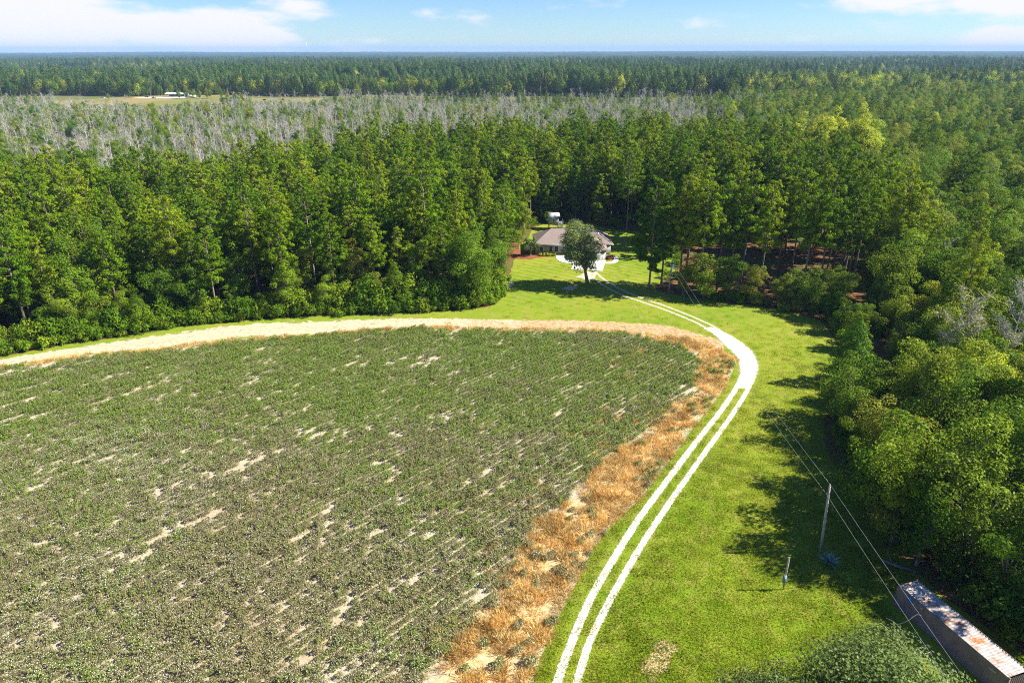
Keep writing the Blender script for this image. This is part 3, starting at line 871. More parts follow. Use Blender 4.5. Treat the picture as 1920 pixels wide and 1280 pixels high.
# ------------------------------------------------------------------ shipping container
t = NT('maroon container paint')
p = t.pos(); n1 = t.noise(p, 0.7, 5, 0.65); n2 = t.noise(t.map(p, (3, 3, 0.4)), 1.6, 5, 0.7)
c = t.mix(t.ramp(n1, 0.35, 0.7), (0.20, 0.14, 0.16), (0.28, 0.21, 0.23))
c = t.mix(t.math('MULTIPLY', t.ramp(n2, 0.58, 0.75), 0.6), c, (0.22, 0.09, 0.04))
M['container'] = t.done(t.bsdf(c, 0.7, 0.3))
t = NT('chalky container roof')
p = t.n('ShaderNodeTexCoord').outputs['Object']
n1 = t.noise(p, 0.45, 6, 0.65); n2 = t.noise(t.map(p, (2.2, 0.5, 1)), 1.1, 6, 0.7); n3 = t.noise(p, 2.6, 5, 0.7)
c = t.mix(t.ramp(n3, 0.3, 0.7), (0.36, 0.34, 0.33), (0.58, 0.56, 0.54))
c = t.mix(t.ramp(n2, 0.50, 0.64), c, (0.27, 0.15, 0.10))
wv = t.n('ShaderNodeSeparateXYZ'); t.l(p, wv.inputs[0])
wv2 = t.math('SINE', t.math('MULTIPLY', wv.outputs[1], 2 * math.pi / 0.283))
c = t.mix(t.math('MULTIPLY', t.math('MULTIPLY', t.ramp(wv2, 0.2, 0.9), t.ramp(n3, 0.42, 0.62)), 0.6), c, (0.26, 0.19, 0.15))
c = t.mix(t.math('MULTIPLY', t.ramp(n1, 0.53, 0.62), t.ramp(n3, 0.35, 0.55)), c, (0.42, 0.14, 0.03))
M['container_roof'] = t.done(t.bsdf(c, 0.75, 0.3))
M['blue_sign'] = flat_mat('blue sign', (0.02, 0.20, 0.60), 0.5, 0.3, 0.1)
M['pale_mark'] = flat_mat('worn pale mark', (0.42, 0.40, 0.40), 0.6, 0.3, 0.4, 14)
M['red_mark'] = flat_mat('red corner mark', (0.42, 0.05, 0.05), 0.6, 0.3, 0.3, 6)
CL, CW, CH = 12.19, 2.44, 2.6
# origin at the far left base corner; +y runs along the box away from... towards the camera side
ct = thing('shipping_container', 'long maroon shipping container with pale rusted roof under the trees', 'container', (39.98, 55.27, 0.0), math.atan2(0.312, 0.95))
# local: x to the right (width), y negative along the length
def corr(n, per, depth):
    out = []
    for i in range(n):
        s = i * per
        out += [(s, 0), (s + per * .3, 0), (s + per * .42, depth), (s + per * .88, depth)]
    out.append((n * per, 0))
    return out
pr = corr(42, (CL - 0.3) / 42, 0.045)
for side, x, sg in (('side_panel', 0.03, 1), ('side_panel', CW - 0.03, -1)):
    v = []
    for s, d in pr:
        v += [(x + sg * d, -0.15 - s, 0.16), (x + sg * d, -0.15 - s, CH - 0.1)]
    q = [(2 * i, 2 * i + 1, 2 * i + 3, 2 * i + 2) for i in range(len(pr) - 1)]
    link(side, Geo().add(v, q).mesh(side, M['container']), ct)
v = []
for s, d in pr:
    v += [(0.06, -0.15 - s, CH - 0.025 - d * 1.2), (CW - 0.06, -0.15 - s, CH - 0.025 - d * 1.2)]
link('roof_panel', Geo().add(v, [(2 * i, 2 * i + 1, 2 * i + 3, 2 * i + 2) for i in range(len(pr) - 1)]).mesh('roof_panel', M['container_roof']), ct)
pe = corr(8, (CW - 0.3) / 8, 0.045)
v = []
for s, d in pe:
    v += [(0.15 + s, -CL + 0.03 + d, 0.16), (0.15 + s, -CL + 0.03 + d, CH - 0.1)]
link('end_panel', Geo().add(v, [(2 * i, 2 * i + 2, 2 * i + 3, 2 * i + 1) for i in range(len(pe) - 1)]).mesh('end_panel', M['container']), ct)
for k in (0, 1):
    d = link('door', Geo().box((0.13 + k * 1.1, -0.09, 0.16), (1.21 + k * 1.1, -0.04, CH - 0.12)).mesh('door', M['container']), ct)
    link('lock_rod', Geo().tube([(0.5 + k * 1.3, -0.01, 0.2), (0.5 + k * 1.3, -0.01, CH - 0.2)], 0.03, 8).mesh('lock_rod', M['metal_white']), d)
for x in (0, CW - 0.13):
    for y in (-0.14, -CL):
        link('corner_post', Geo().box((x, y, 0.12), (x + 0.13, y + 0.14, CH - 0.12)).mesh('corner_post', M['container']), ct)
        for z in (0, CH - 0.12):
            link('corner_casting', Geo().box((x - 0.01, y - 0.01, z), (x + 0.15, y + 0.16, z + 0.125)).mesh('corner_casting', M['red_mark'] if (z > 1 and y > -1) else M['container']), ct)
for x in (0, CW - 0.06):
    link('top_rail', Geo().box((x, -CL + 0.16, CH - 0.11), (x + 0.06, -0.16, CH - 0.02)).mesh('top_rail', M['container']), ct)
    link('bottom_rail', Geo().box((x, -CL + 0.16, 0.02), (x + 0.06, -0.16, 0.17)).mesh('bottom_rail', M['container']), ct)
link('sign_plate', Geo().box((0.012, -1.95, 1.75), (0.028, -1.35, 2.35)).mesh('sign_plate', M['blue_sign']), ct)
link('pale_mark', Geo().box((0.014, -3.15, 1.95), (0.028, -2.85, 2.2)).mesh('pale_mark', M['pale_mark']), ct)
link('pale_mark', Geo().box((0.014, -11.0, 1.9), (0.028, -10.3, 2.1)).mesh('pale_mark', M['pale_mark']), ct)

# ------------------------------------------------------------------ poles, wires, meter post, agave
M['pole_wood'] = bark_mat('weathered pole wood', (0.26, 0.23, 0.20), (0.46, 0.42, 0.38))
M['steel'] = flat_mat('grey steel', (0.45, 0.46, 0.48), 0.45, 0.5, 0.1, 4, 0.6)
M['wire'] = flat_mat('bare aluminium wire', (0.62, 0.62, 0.62), 0.4, 0.5, 0.05, 4, 0.5)
M['meter_blue'] = flat_mat('blue grey meter box', (0.16, 0.27, 0.46), 0.5, 0.4, 0.1)
M['porcelain'] = flat_mat('porcelain insulator', (0.6, 0.58, 0.54), 0.3, 0.5, 0.05)
def pole(loc, h, label, transformer, lean):
    o = thing('utility_pole', label, 'utility pole', loc, 0, None, (1, 1, 1), lean)
    link('shaft', Geo().tube([(0, 0, 0), (0, 0, h * 0.5), (0, 0, h)], [0.17, 0.15, 0.12], 8).mesh('shaft', M['pole_wood']), o)
    link('insulator', Geo().tube([(0, 0, h), (0, 0, h + 0.12), (0, 0, h + 0.25)], [0.04, 0.08, 0.05], 8).mesh('insulator', M['porcelain']), o)
    link('bracket', Geo().tube([(-0.3, 0, h - 0.9), (0.16, 0, h - 0.9)], 0.04, 8).mesh('bracket', M['steel']), o)
    if transformer:
        tr = link('transformer', Geo().tube([(0.42, -0.1, h - 2.0), (0.42, -0.1, h - 1.9), (0.42, -0.1, h - 0.95), (0.42, -0.1, h - 0.85)], [0.2, 0.26, 0.26, 0.16], 8).mesh('transformer', M['metal_white']), o)
        link('bushing', Geo().tube([(0.42, -0.1, h - 0.85), (0.42, -0.1, h - 0.6)], 0.05, 8).mesh('bushing', M['porcelain']), tr)
    return o
pole((35.7, 63.3, 0), 9.1, 'tall bare utility pole standing beside the spiky agave plant', False, (0, R(-3.5)))
pole((37.2, 154.0, 0), 8.4, 'utility pole with white transformer can at the shaded drive edge', True, (0, R(0.8)))
def span(a, b, sag, n=24):
    s = np.linspace(0, 1, n)[:, None]
    p = np.array(a) + (np.array(b) - np.array(a)) * s
    p[:, 2] -= (sag * 4 * s * (1 - s)).ravel()
    return Geo().tube(p, 0.013, 4).mesh('power_line', M['wire'])
tag(link('power_line', span((35.15, 63.3, 9.32), (37.3, 154.0, 8.6), 1.0)), 'upper overhead wire between the agave pole and the transformer pole', 'wire')
tag(link('power_line', span((34.85, 63.3, 8.2), (37.0, 154.0, 7.5), 1.2)), 'lower overhead wire between the agave pole and the transformer pole', 'wire')
tag(link('power_line', span((35.15, 63.3, 9.32), (35.2, -15.0, 9.3), 0.9)), 'upper overhead wire crossing in front of the shipping container', 'wire')
tag(link('power_line', span((34.85, 63.3, 8.2), (33.9, -15.0, 8.2), 0.8)), 'lower overhead wire crossing in front of the shipping container', 'wire')
mp = thing('meter_post', 'slim grey meter post with a blue box on the shaded grass', 'post', (29.2, 57.3, 0))
link('post', Geo().tube([(0, 0, 0), (0, 0, 4.4)], [0.07, 0.06], 8).mesh('post', M['pole_wood']), mp)
link('conduit', Geo().tube([(-0.13, -0.05, 0.4), (-0.13, -0.05, 4.3), (-0.2, -0.05, 4.45), (-0.27, -0.05, 4.35)], 0.035, 8).mesh('conduit', M['steel']), mp)
bx = link('meter_box', Geo().box((-0.36, -0.24, 1.15), (0.02, -0.09, 2.05)).mesh('meter_box', M['meter_blue']), mp)
link('meter_dial', Geo().tube([(-0.17, -0.245, 1.8), (-0.17, -0.33, 1.8)], 0.1, 8).mesh('meter_dial', M['steel']), bx)
M['agave'] = leaf_mat('agave', [(0.22, 0.36, 0.36), (0.28, 0.42, 0.42)], 0.12, 0.5, 0.35)
ag = thing('agave_plant', 'blue green spiky agave plant at the foot of the utility pole', 'agave', (35.9, 61.4, 0))
r = np.random.default_rng(5)
for k in range(26):
    a = k * 2.4; up = 0.25 + 1.15 * (k / 26); ln = r.uniform(1.1, 1.7)
    d = np.array([math.cos(a), math.sin(a), 0.0]); b = np.array([-math.sin(a), math.cos(a), 0.0])
    s = np.linspace(0, 1, 6)
    path = np.array([d * ln * x * math.cos(up) + np.array([0, 0, 0.08 + ln * math.sin(up) * x - 0.35 * (1.4 - up) * x * x]) for x in s])
    path[:, 2] = np.maximum(path[:, 2], 0.05)
    wd = np.array([0.10, 0.13, 0.13, 0.10, 0.06, 0.008])
    v = []
    for pnt, ww in zip(path, wd):
        v += [pnt - b * ww + [0, 0, 0.04], pnt, pnt + b * ww + [0, 0, 0.04]]
    q = []
    for i in range(5):
        q += [(3 * i, 3 * i + 1, 3 * i + 4, 3 * i + 3), (3 * i + 1, 3 * i + 2, 3 * i + 5, 3 * i + 4)]
    link('leaf', Geo().add(v, q).mesh('agave_leaf', M['agave']), ag)

# fallen log and bleached branches by the container
tag(link('fallen_log', Geo().tube([(42.0, 61.6, 0.2), (43.4, 60.5, 0.25), (45.2, 59.6, 0.2)], [0.12, 0.2, 0.17], 8).tube([(42.8, 60.9, 0.3), (42.6, 61.9, 1.0), (42.9, 62.6, 1.5)], [0.07, 0.05, 0.02], 4).mesh('fallen_log', M['grey_bark'])),
    'dark fallen log lying at the wood edge behind the container', 'log')
def curly(seed, base, n, ln):
    r = np.random.default_rng(seed); G = Geo()
    for i in range(n):
        p = np.array(base) + r.normal(0, 0.35, 3) * [1, 1.6, 0.2]; p[2] = max(p[2], 0.1)
        d = unit(np.array([r.normal(0, .6), r.normal(0, .8), r.uniform(0.3, 1.0)])); P = [p]
        for k in range(7):
            d = unit(d + r.normal(0, 0.42, 3) + [0.0, 0, -0.06 * k]); p = p + d * ln / 7; p[2] = max(p[2], 0.08); P.append(p)
        G.tube(P, np.linspace(0.04, 0.008, 8), 5)
    return G.mesh('dead_branch', M['dead_bark'])
for i, (b, n, ln, lab) in enumerate([((37.0, 47.8, 1.2), 8, 3.6, 'bleached twisted branches between the round oak and the container'),
                                     ((38.6, 44.6, 0.6), 7, 3.0, 'thin pale vine tangle against the container side'),
                                     ((36.4, 49.6, 2.2), 4, 3.4, 'long curved bleached branch poking up before the container')]):
    tag(link('dead_branch', curly(40 + i, b, n, ln)), lab, 'branch')

# ------------------------------------------------------------------ hero trees
def tree(name, meshes, label, cat, loc, rz=0, sc=1.0, group=None, sz=None):
    o = thing(name, label, cat, (loc[0], loc[1], 0), rz, group, (sc, sc, sz or sc))
    link('trunk', meshes[0], o)
    link('crown', meshes[1], o)
    return o
HERO = []
def lean(ms, k):
    for me in ms:
        a = np.empty(len(me.vertices) * 3, np.float32); me.vertices.foreach_get('co', a); a = a.reshape(-1, 3)
        a[:, 0] += k * a[:, 2]
        me.vertices.foreach_set('co', a.ravel()); me.update()
    return ms
def hero(name, meshes, label, x, y, rz=0, sc=1.0, sz=None, cat='tree', rad=4.0):
    HERO.append((x, y, rad))
    return tree(name, meshes, label, cat, (x, y), rz, sc, None, sz)
hero('oak_tree', lean(broad_meshes(700, 16.4, 5.3, 0.14, 84, 0.34, 190, 'oak_leaf', 'grey_bark', 0.42, jit=0.6, ragged=0.15), -0.24), 'grey green oak standing alone beside the concrete drive', 18.8, 162.2, 0.4)
hero('garden_tree', broad_meshes(701, 5.6, 2.5, 0.22, 30, 0.26, 130, 'oak_leaf', 'dead_bark', 0.12), 'small grey green tree in red mulch at the house corner', 5.2, 187.6, 1.0)
hero('corner_tree', broad_meshes(702, 16.8, 6.0, 0.02, 90, 0.34, 190, 'broad_leaf', 'grey_bark', 0.4), 'big rounded dark green tree at the forest corner by the lawn', -9.4, 148.4, 0.2, rad=6)
hero('live_oak', broad_meshes(703, 10.8, 7.4, 0.02, 130, 0.25, 340, 'oak_leaf', 'grey_bark', 0.4, jit=0.6, ragged=0.24), 'wide grey green oak crown beside the shipping container', 29.0, 38.2, 0.5, rad=7)
hero('live_oak', broad_meshes(704, 8.0, 4.9, 0.02, 80, 0.24, 320, 'oak_leaf', 'grey_bark', 0.25, jit=0.6, ragged=0.1), 'low grey green oak crown at the lawn end beside the wider oak', 20.2, 38.0, 0.1, rad=4)
hero('cedar_tree', cedar_meshes(705, 12.5, 3.4), 'bright green cone shaped cedar at the lawn edge', 58.6, 107.0)
hero('bare_crown_tree', bare_meshes(706, 17, 900, 2.6, 1.5), 'pale half bare tree with white twigs above the lawn edge trees', 69.0, 98.0, 0, 1.12)
hero('bare_crown_tree', bare_meshes(707, 17, 350, 3.2, 1.7), 'whitest bare twigged tree among the green trees beyond the cedar', 79.5, 100.5, 1, 1.1)
hero('yellowing_tree', broad_meshes(708, 15, 5.2, 0.1, 48, 0.29, 230, 'yellow_leaf', jit=0.6, ragged=0.3), 'yellow and rust leaved tree in the near wood beside the lawn', 68.5, 88.0, 0)
hero('dead_snag', (Geo().tube([(0, 0, 0), (0.2, 0.1, 4), (0.5, 0.2, 8), (0.9, 0.3, 10.5)], [0.42, 0.36, 0.25, 0.05], 8).mesh('trunk', M['dead_bark']), bare_meshes(709, 10, 0, 0.5)[1]), 'broken pale grey dead trunk rising in the dark wood gap', 57.0, 62.0, 0)
hero('leaning_pine', pine_meshes(710, 26, 5.0, 0.22, 1.5), 'tallest green pine beside the shaded drive across from the oak', 33.4, 158.6, 0.7)

# ------------------------------------------------------------------ the woods
BACKX = [-260, -160, -100, -60, 0, 60, 100, 140]
BACKY = [205, 215, 245, 300, 335, 345, 335, 320]
def grid(y0, y1, sp, jit=0.42, xf=0.80, x0=30):
    P = []
    y = y0
    while y < y1:
        w_ = xf * y + x0
        xs = np.arange(-w_, w_, sp) + rng.uniform(0, sp)
        P.append(np.stack([xs + rng.normal(0, sp * jit * .6, len(xs)), np.full(len(xs), y) + rng.normal(0, sp * jit * .6, len(xs))], axis=1))
        y += sp
    return np.concatenate(P)

plan = {'pine': [], 'broad': [], 'olive': [], 'yellow': [], 'bare': [], 'nbroad': [], 'nolive': []}
def put(kind, x, y, zone, sc): plan[kind].append((x, y, zone, sc))

P = grid(20, 350, 4.7)
opn = inpoly(OPEN, P[:, 0], P[:, 1])
dR = dist_line(FOREST_R, P[:, 0], P[:, 1]); dL = dist_line(FOREST_L + BACK, P[:, 0], P[:, 1])
pn = pnoise(P[:, 0], P[:, 1], 0.018, 1)
for (x, y), o, a, b, n in zip(P, opn, dR, dL, pn):
    if o or min(a, b) < 1.8: continue
    if any((x - hx) ** 2 + (y - hy) ** 2 < (hr * 0.8) ** 2 for hx, hy, hr in HERO): continue
    if 38.5 < x < 58 and 42 < y < 96: continue                      # the container; the edge trees are placed by hand below
    if 36 < x < 60 and 145 < y < 152.5: continue
    back = np.interp(x, BACKX, BACKY) + 12 * n
    u = rng.uniform()
    edge_x = 50 + 0.27 * y
    if y > 150 and x < edge_x or x < 0:
        if y > back: continue
        if x > 30 and y < 228:                                       # open pine stand beside the lawn: tall, spaced
            if u < 0.45: continue
            if x < 66 and 160 < y < 193: continue
            if x < 50 and 211 < y: continue
            if 60 < x < 80 and 160 < y < 200 and u < 0.75: continue
            put('pine', x, y, 'open', (2 if u < 0.72 else 5, rng.uniform(0.98, 1.16)))
        elif b < 7 and x < 0:
            if u < 0.55: put('nbroad' if u < 0.3 else 'broad', x, y, 'ledge', rng.uniform(0.45, 0.85))
            elif u < 0.8: put('pine', x, y, 'left', rng.uniform(0.75, 0.95))
        elif u < 0.60: put('pine', x, y, 'left' if x < 0 else 'mid', rng.uniform(0.72, 1.16))
        elif u < 0.71: continue
        elif u < 0.96: put('broad' if u < 0.9 else 'olive', x, y, 'left' if x < 0 else 'mid', rng.uniform(0.75, 1.2))
        elif u < 0.967: put('bare', x, y, 'wood', rng.uniform(1.1, 1.5))
    else:
        if u < 0.30: continue                                        # broad crowns stand further apart
        near = y < 150
        low = 0.5 if (near and a < 13 and y > 96) else 1.0
        z = 'near' if near else 'right'
        if u < 0.42: put('pine', x, y, z, rng.uniform(0.6, 0.95) * low)
        elif u < 0.80: put('nbroad' if near else 'broad', x, y, z, rng.uniform(0.75, 1.12) * low)
        elif u < 0.95: put('nolive' if near else 'olive', x, y, z, rng.uniform(0.75, 1.1) * low)
        elif u < 0.965: put('yellow', x, y, z, rng.uniform(0.7, 0.95))
        elif u < 0.985: put('bare', x, y, z, rng.uniform(0.9, 1.2))
# the trees that hang over the lawn edge and the container
NH = [14.0, 16.0, 12.0, 17.0]
for i, (x, y, k, hh) in enumerate([(49.8, 59.4, 'nolive', 16), (48.8, 64.0, 'nbroad', 17), (47.0, 69.0, 'nbroad', 16), (48.0, 74.5, 'nolive', 15), (47.8, 81.0, 'nbroad', 8), (49.8, 87.5, 'nolive', 12), (53.0, 93.5, 'nbroad', 13.5),
        (56.5, 98.5, 'nbroad', 7), (62.5, 113.5, 'nolive', 6.5), (66.0, 121.5, 'nbroad', 7), (68.0, 129.5, 'nbroad', 8), (67.8, 137.5, 'nbroad', 9), (50.5, 55.0, 'nbroad', 11), (51.5, 49.5, 'nolive', 6.5), (52.5, 44.5, 'nbroad', 6), (56.5, 51.5, 'nbroad', 11),
        (56.5, 67.0, 'nbroad', 17), (56.0, 75.5, 'nolive', 16), (57.5, 84.0, 'nbroad', 14), (62.0, 92.0, 'nolive', 14), (60.5, 57.5, 'nolive', 13), (64.5, 70.5, 'nbroad', 17), (66.0, 79.0, 'nolive', 16),
        (45.6, 61.0, 'nbroad', 12.5), (44.9, 65.0, 'nbroad', 13.5), (40.5, 153.8, 'nbroad', 8.5), (45.0, 152.0, 'nbroad', 12), (50.0, 150.2, 'nbroad', 11.5), (54.5, 148.6, 'nolive', 9.5), (60.5, 146.0, 'nbroad', 8), (65.5, 143.5, 'nbroad', 10), (70.5, 139.0, 'nolive', 11)]):
    put(k, x, y, 'near', (i % 4, hh / NH[i % 4]))
for i, (x, y) in enumerate([(37.0, 161.6), (40.5, 158.0), (49.5, 186.0), (50.5, 196.0), (45.5, 205.0), (37.0, 217.0)]):
    put('pine', x, y, 'open', (2 if i % 2 else 0, rng.uniform(0.95, 1.1)))
# the pale yellow group on the right
for i in range(13):
    put('yellow', 119 + 3.0 * i + rng.normal(0, 1.5), 306 + rng.normal(0, 9), 'stand', rng.uniform(1.6, 1.95))
# dead swamp, the mixed wood on the right behind it
for (x, y) in [(-405, 880), (-398, 886), (-409, 890), (-452, 934), (-446, 938), (-402, 935), (-412, 940), (-470, 900), (-476, 905), (-380, 880), (-372, 884), (-366, 878), (-480, 860), (-350, 872), (-345, 878), (-386, 876)]:
    put('broad' if (int(x) % 3) else 'olive', x, y, 'farm', rng.uniform(0.5, 1.0))
P = grid(205, 800, 6.0)
pn = pnoise(P[:, 0], P[:, 1], 0.012, 2)
for (x, y), n in zip(P, pn):
    back = np.interp(x, BACKX, BACKY) + 8
    u = rng.uniform()
    if inpoly(FARM, np.array([x]), np.array([y]))[0]: continue
    if x < 0.33 * y + 70 * n + rng.normal(0, 14) and y > back:
        vis = -0.63 < x / y < -0.24
        lim = (665 if vis else 700) + 90 * n
        if y > lim and vis: continue
        if n < -0.28 and u > 0.35: continue
        if y > lim:
            if u < 0.30: put('pine', x, y, 'young', rng.uniform(0.35, 0.55))
            elif u < 0.42: put('bare', x, y, 'swamp', rng.uniform(0.8, 1.2))
            continue
        gl = 0.55 if (x < -135 and y < 330 and n > -0.1) else 0.20 + 0.5 * max(0, n)
        if u < gl: put('broad' if u < gl * 0.6 else 'olive', x, y, 'swampgreen', rng.uniform(0.55, 0.9))
        elif u < 0.93: put('bare', x, y, 'swamp', rng.uniform(0.55, 1.3))
        elif u < 0.94: put('yellow', x, y, 'swampy', rng.uniform(0.6, 0.9))
    elif x > 0.1 * y and y > 350:
        if u < 0.36: continue
        if u < 0.46: put('pine', x, y, 'right', rng.uniform(0.7, 0.95))
        elif u < 0.74 + 0.25 * n: put('broad', x, y, 'right', rng.uniform(0.8, 1.15))
        elif u < 0.95: put('olive', x, y, 'right', rng.uniform(0.8, 1.15))
        elif u < 0.985: put('yellow', x, y, 'right', rng.uniform(0.8, 1.2))
        else: put('bare', x, y, 'right', rng.uniform(1.0, 1.3))

KIND = {'pine': PINE, 'broad': BROAD, 'olive': OLIVE, 'yellow': YELLOW, 'bare': BARE, 'nbroad': NEAR, 'nolive': NEAR_OLIVE}
NAME = {'pine': 'pine_tree', 'broad': 'broadleaf_tree', 'nbroad': 'broadleaf_tree', 'olive': 'olive_green_tree', 'nolive': 'olive_green_tree', 'yellow': 'yellow_tree', 'bare': 'bare_tree'}
LAB = {
 ('pine', 'open'): ('tall bare trunked pine in the open stand beside the house lawn', 'pines in the open stand by the lawn'),
 ('pine', 'left'): ('dense green pine in the wood along the sandy field road', 'pines in the wood along the field road'),
 ('pine', 'mid'): ('dense green pine in the wood behind the house', 'pines in the wood behind the house'),
 ('pine', 'near'): ('green pine among broad trees beside the track lawn', 'pines among the near broad trees'),
 ('pine', 'right'): ('green pine among olive broadleaf woods beyond the open pine stand', 'pines in the mixed wood'),
 ('pine', 'young'): ('young green pine behind the bare grey swamp trees', 'young pines behind the swamp'),
 ('broad', 'ledge'): ('bushy green broadleaf tree at the wood edge along the sandy road', 'bushy trees edging the field road'),
 ('broad', 'left'): ('green broadleaf tree among the pines along the sandy field road', 'broad trees among the pines by the field road'),
 ('broad', 'mid'): ('green broadleaf tree among the pines behind the house', 'broad trees among the pines behind the house'),
 ('broad', 'near'): ('leafy green broadleaf tree in the wood beside the track lawn', 'green broad trees beside the track lawn'),
 ('broad', 'right'): ('green broadleaf tree in the mixed wood beyond the open pine stand', 'green broad trees of the mixed wood'),
 ('broad', 'swampgreen'): ('green leafy tree standing among bare grey swamp trees', 'green trees in the swamp'),
 ('broad', 'farm'): ('green tree near the white roofed shed in the far clearing', 'green trees at the far farm'),
 ('olive', 'farm'): ('olive tree near the white roofed shed in the far clearing', 'olive trees at the far farm'),
 ('olive', 'left'): ('olive green tree among the pines along the sandy field road', 'olive trees by the field road'),
 ('olive', 'mid'): ('olive green tree among the pines behind the house', 'olive trees behind the house'),
 ('olive', 'near'): ('olive green broadleaf tree in the wood beside the track lawn', 'olive green trees beside the track lawn'),
 ('olive', 'right'): ('olive green broadleaf tree in the mixed wood beyond the open pine stand', 'olive trees of the mixed wood'),
 ('olive', 'swampgreen'): ('olive leafy tree standing among bare grey swamp trees', 'olive trees in the swamp'),
 ('yellow', 'stand'): ('tall pale yellow tree in the bright group behind the pines', 'pale yellow group behind the pines'),
 ('yellow', 'near'): ('yellow leaved tree in the wood beside the track lawn', 'yellow trees beside the track lawn'),
 ('yellow', 'right'): ('yellow leaved tree scattered in the olive mixed wood', 'yellow trees of the mixed wood'),
 ('yellow', 'swampy'): ('small yellow tree standing among bare grey swamp trees', 'yellow trees in the swamp'),
 ('bare', 'swamp'): ('bare grey dead tree standing in the swamp behind the pines', 'bare grey trees in the swamp'),
 ('bare', 'wood'): ('bare grey trunked tree standing among the green pines', 'bare trees among the pines'),
 ('bare', 'near'): ('bare twigged pale tree in the wood beside the track lawn', 'bare trees beside the track lawn'),
 ('bare', 'right'): ('bare twigged grey tree in the olive mixed wood', 'bare trees of the mixed wood'),
}
BASE = {'nbroad': 'broad', 'nolive': 'olive'}
ADJ = {'pine': ['full crowned', 'low branched', 'broad topped', 'slim', 'bushy skirted', 'high crowned'], 'broad': ['rounded', 'spreading', 'squat', 'narrow', 'wide'], 'olive': ['rounded', 'spreading', 'squat', 'narrow', 'wide'],
       'nbroad': ['rounded', 'spreading', 'squat', 'upright'], 'nolive': ['rounded', 'spreading', 'squat', 'upright'], 'yellow': ['rounded', 'spreading', 'squat'], 'bare': ['forked', 'slender', 'straggly', 'stunted', 'thin topped', 'half leafy']}
WHAT = {'pine': 'green pine', 'broad': 'green broadleaf tree', 'olive': 'olive green tree', 'yellow': 'yellow leaved tree', 'bare': 'bare pale tree'}
LANDMARK = [(-9, 148, 14, 'near the big corner tree'), (13, 215, 16, 'near the raised playhouse'), (44, 50, 11, 'beside the shipping container'), (36, 63, 15, 'near the agave pole'), (58, 107, 13, 'near the bright cedar'),
            (37, 154, 13, 'near the transformer pole'), (2, 192, 13, 'near the house corner'), (68, 88, 9, 'near the yellow rust tree'), (75, 99, 10, 'near the white twigged trees')]
rest = {}
byname = {}
for k, L in plan.items():
    for (x, y, z, sc) in L: byname.setdefault(NAME[k], []).append((math.hypot(x, y), x, y, z, sc, k))
NTREE = 0
for nm, L in byname.items():
    L.sort(key=lambda a: a[0])
    seen = [a for a in L if abs(a[1]) < 0.745 * a[2] + 4 and a[2] > 44]
    ind = set(id(a) for a in seen[:296])
    for a in L:
        d, x, y, z, sc, k = a
        ms = KIND[k]
        vi = int(rng.integers(0, len(ms)))
        if isinstance(sc, tuple): vi, sc = sc
        rz = rng.uniform(0, 6.28); sz = sc * rng.uniform(0.92, 1.1)
        if id(a) in ind:
            lab, grp = LAB[(BASE.get(k, k), z)]
            adj = ADJ[k][vi % len(ADJ[k])]
            if sz > 1.08 and k != 'bare': adj = 'very tall ' + adj
            elif sz < 0.7: adj = 'low ' + adj
            near_to = ''
            for lx, ly, lr, lt in LANDMARK:
                if (x - lx) ** 2 + (y - ly) ** 2 < lr * lr: near_to = ' ' + lt
            lab = adj + ' ' + lab.replace('tall bare trunked', 'bare trunked').replace('dense ', '')
            if near_to:
                grp = NAME[k].replace('_', ' ') + 's' + near_to
                lab = adj + ' ' + WHAT[BASE.get(k, k)] + (' in the wood' if z != 'open' else ' in the open stand') + near_to
            tree(nm, ms[vi], lab, 'pine' if nm == 'pine_tree' else 'tree', (x, y), rz, sc, grp, sz)
            NTREE += 1
        else:
            rest.setdefault(nm, []).append((x, y, rz, sc, sz, k, vi))
REST_LABEL = {'pine_tree': ('pine_wood', 'further green pines of the wood, one mass of crowns'), 'broadleaf_tree': ('broadleaf_wood', 'further green broadleaf crowns massed in the mixed wood'),
              'olive_green_tree': ('olive_wood', 'further olive green crowns massed in the mixed wood'), 'bare_tree': ('bare_swamp_wood', 'mass of bare grey trees filling the swamp'), 'yellow_tree': ('yellow_wood', 'further yellow crowns scattered through the wood')}
for nm, L in rest.items():
    kinds = []; idx = {}
    for (x, y, rz, sc, sz, k, vi) in L:
        if (k, vi) not in idx: idx[(k, vi)] = len(kinds); kinds.append(KIND[k][vi])
    scatter(REST_LABEL[nm][0], REST_LABEL[nm][1], kinds, [(a[0], a[1], 0) for a in L], [idx[(a[5], a[6])] for a in L], [a[2] for a in L], np.array([(a[3], a[3], a[4]) for a in L]))

# shrubs along the wood edges
SH = []
eL = resample(np.array(FOREST_L), 150); eR = resample(np.array(FOREST_R), 110)
for i, (x, y) in enumerate(eL[:-28]):
    for k in range(2):
        SH.append((x + rng.normal(0, .6) - 0.3, y + 0.9 + 2.4 * k + rng.normal(0, .5), rng.uniform(0.6, 1.25) * (1 + 0.5 * k), 'left'))
for i, (x, y) in enumerate(eR[10:]):
    if i % 3 == 2 and y < 150: continue
    dx = 1.0 if y < 140 else 0
    if rng.uniform() < (0.75 if y < 150 else 0.35):
        SH.append((x + 1.5 * dx + abs(rng.normal(0, 1.0)), y + 1.2 + abs(rng.normal(0, .8)), rng.uniform(0.6, 1.3), 'right'))
SH = [s for s in SH if not (38.5 < s[0] < 48 and 42 < s[1] < 58.5)]
for i in range(44):
    x = rng.uniform(45.6, 60); y = rng.uniform(42, 74)
    if x < 47.5 and y < 59: continue
    SH.append((x, y, rng.uniform(0.8, 1.5), 'right'))
SH.sort(key=lambda s: math.hypot(s[0], s[1]))
lab = {'left': ('leafy green shrub in the hedge bank along the sandy field road', 'shrubs along the field road'), 'right': ('leafy green shrub at the wood edge beside the track lawn', 'shrubs at the lawn wood edge')}
far_sh = []
n_in = 0
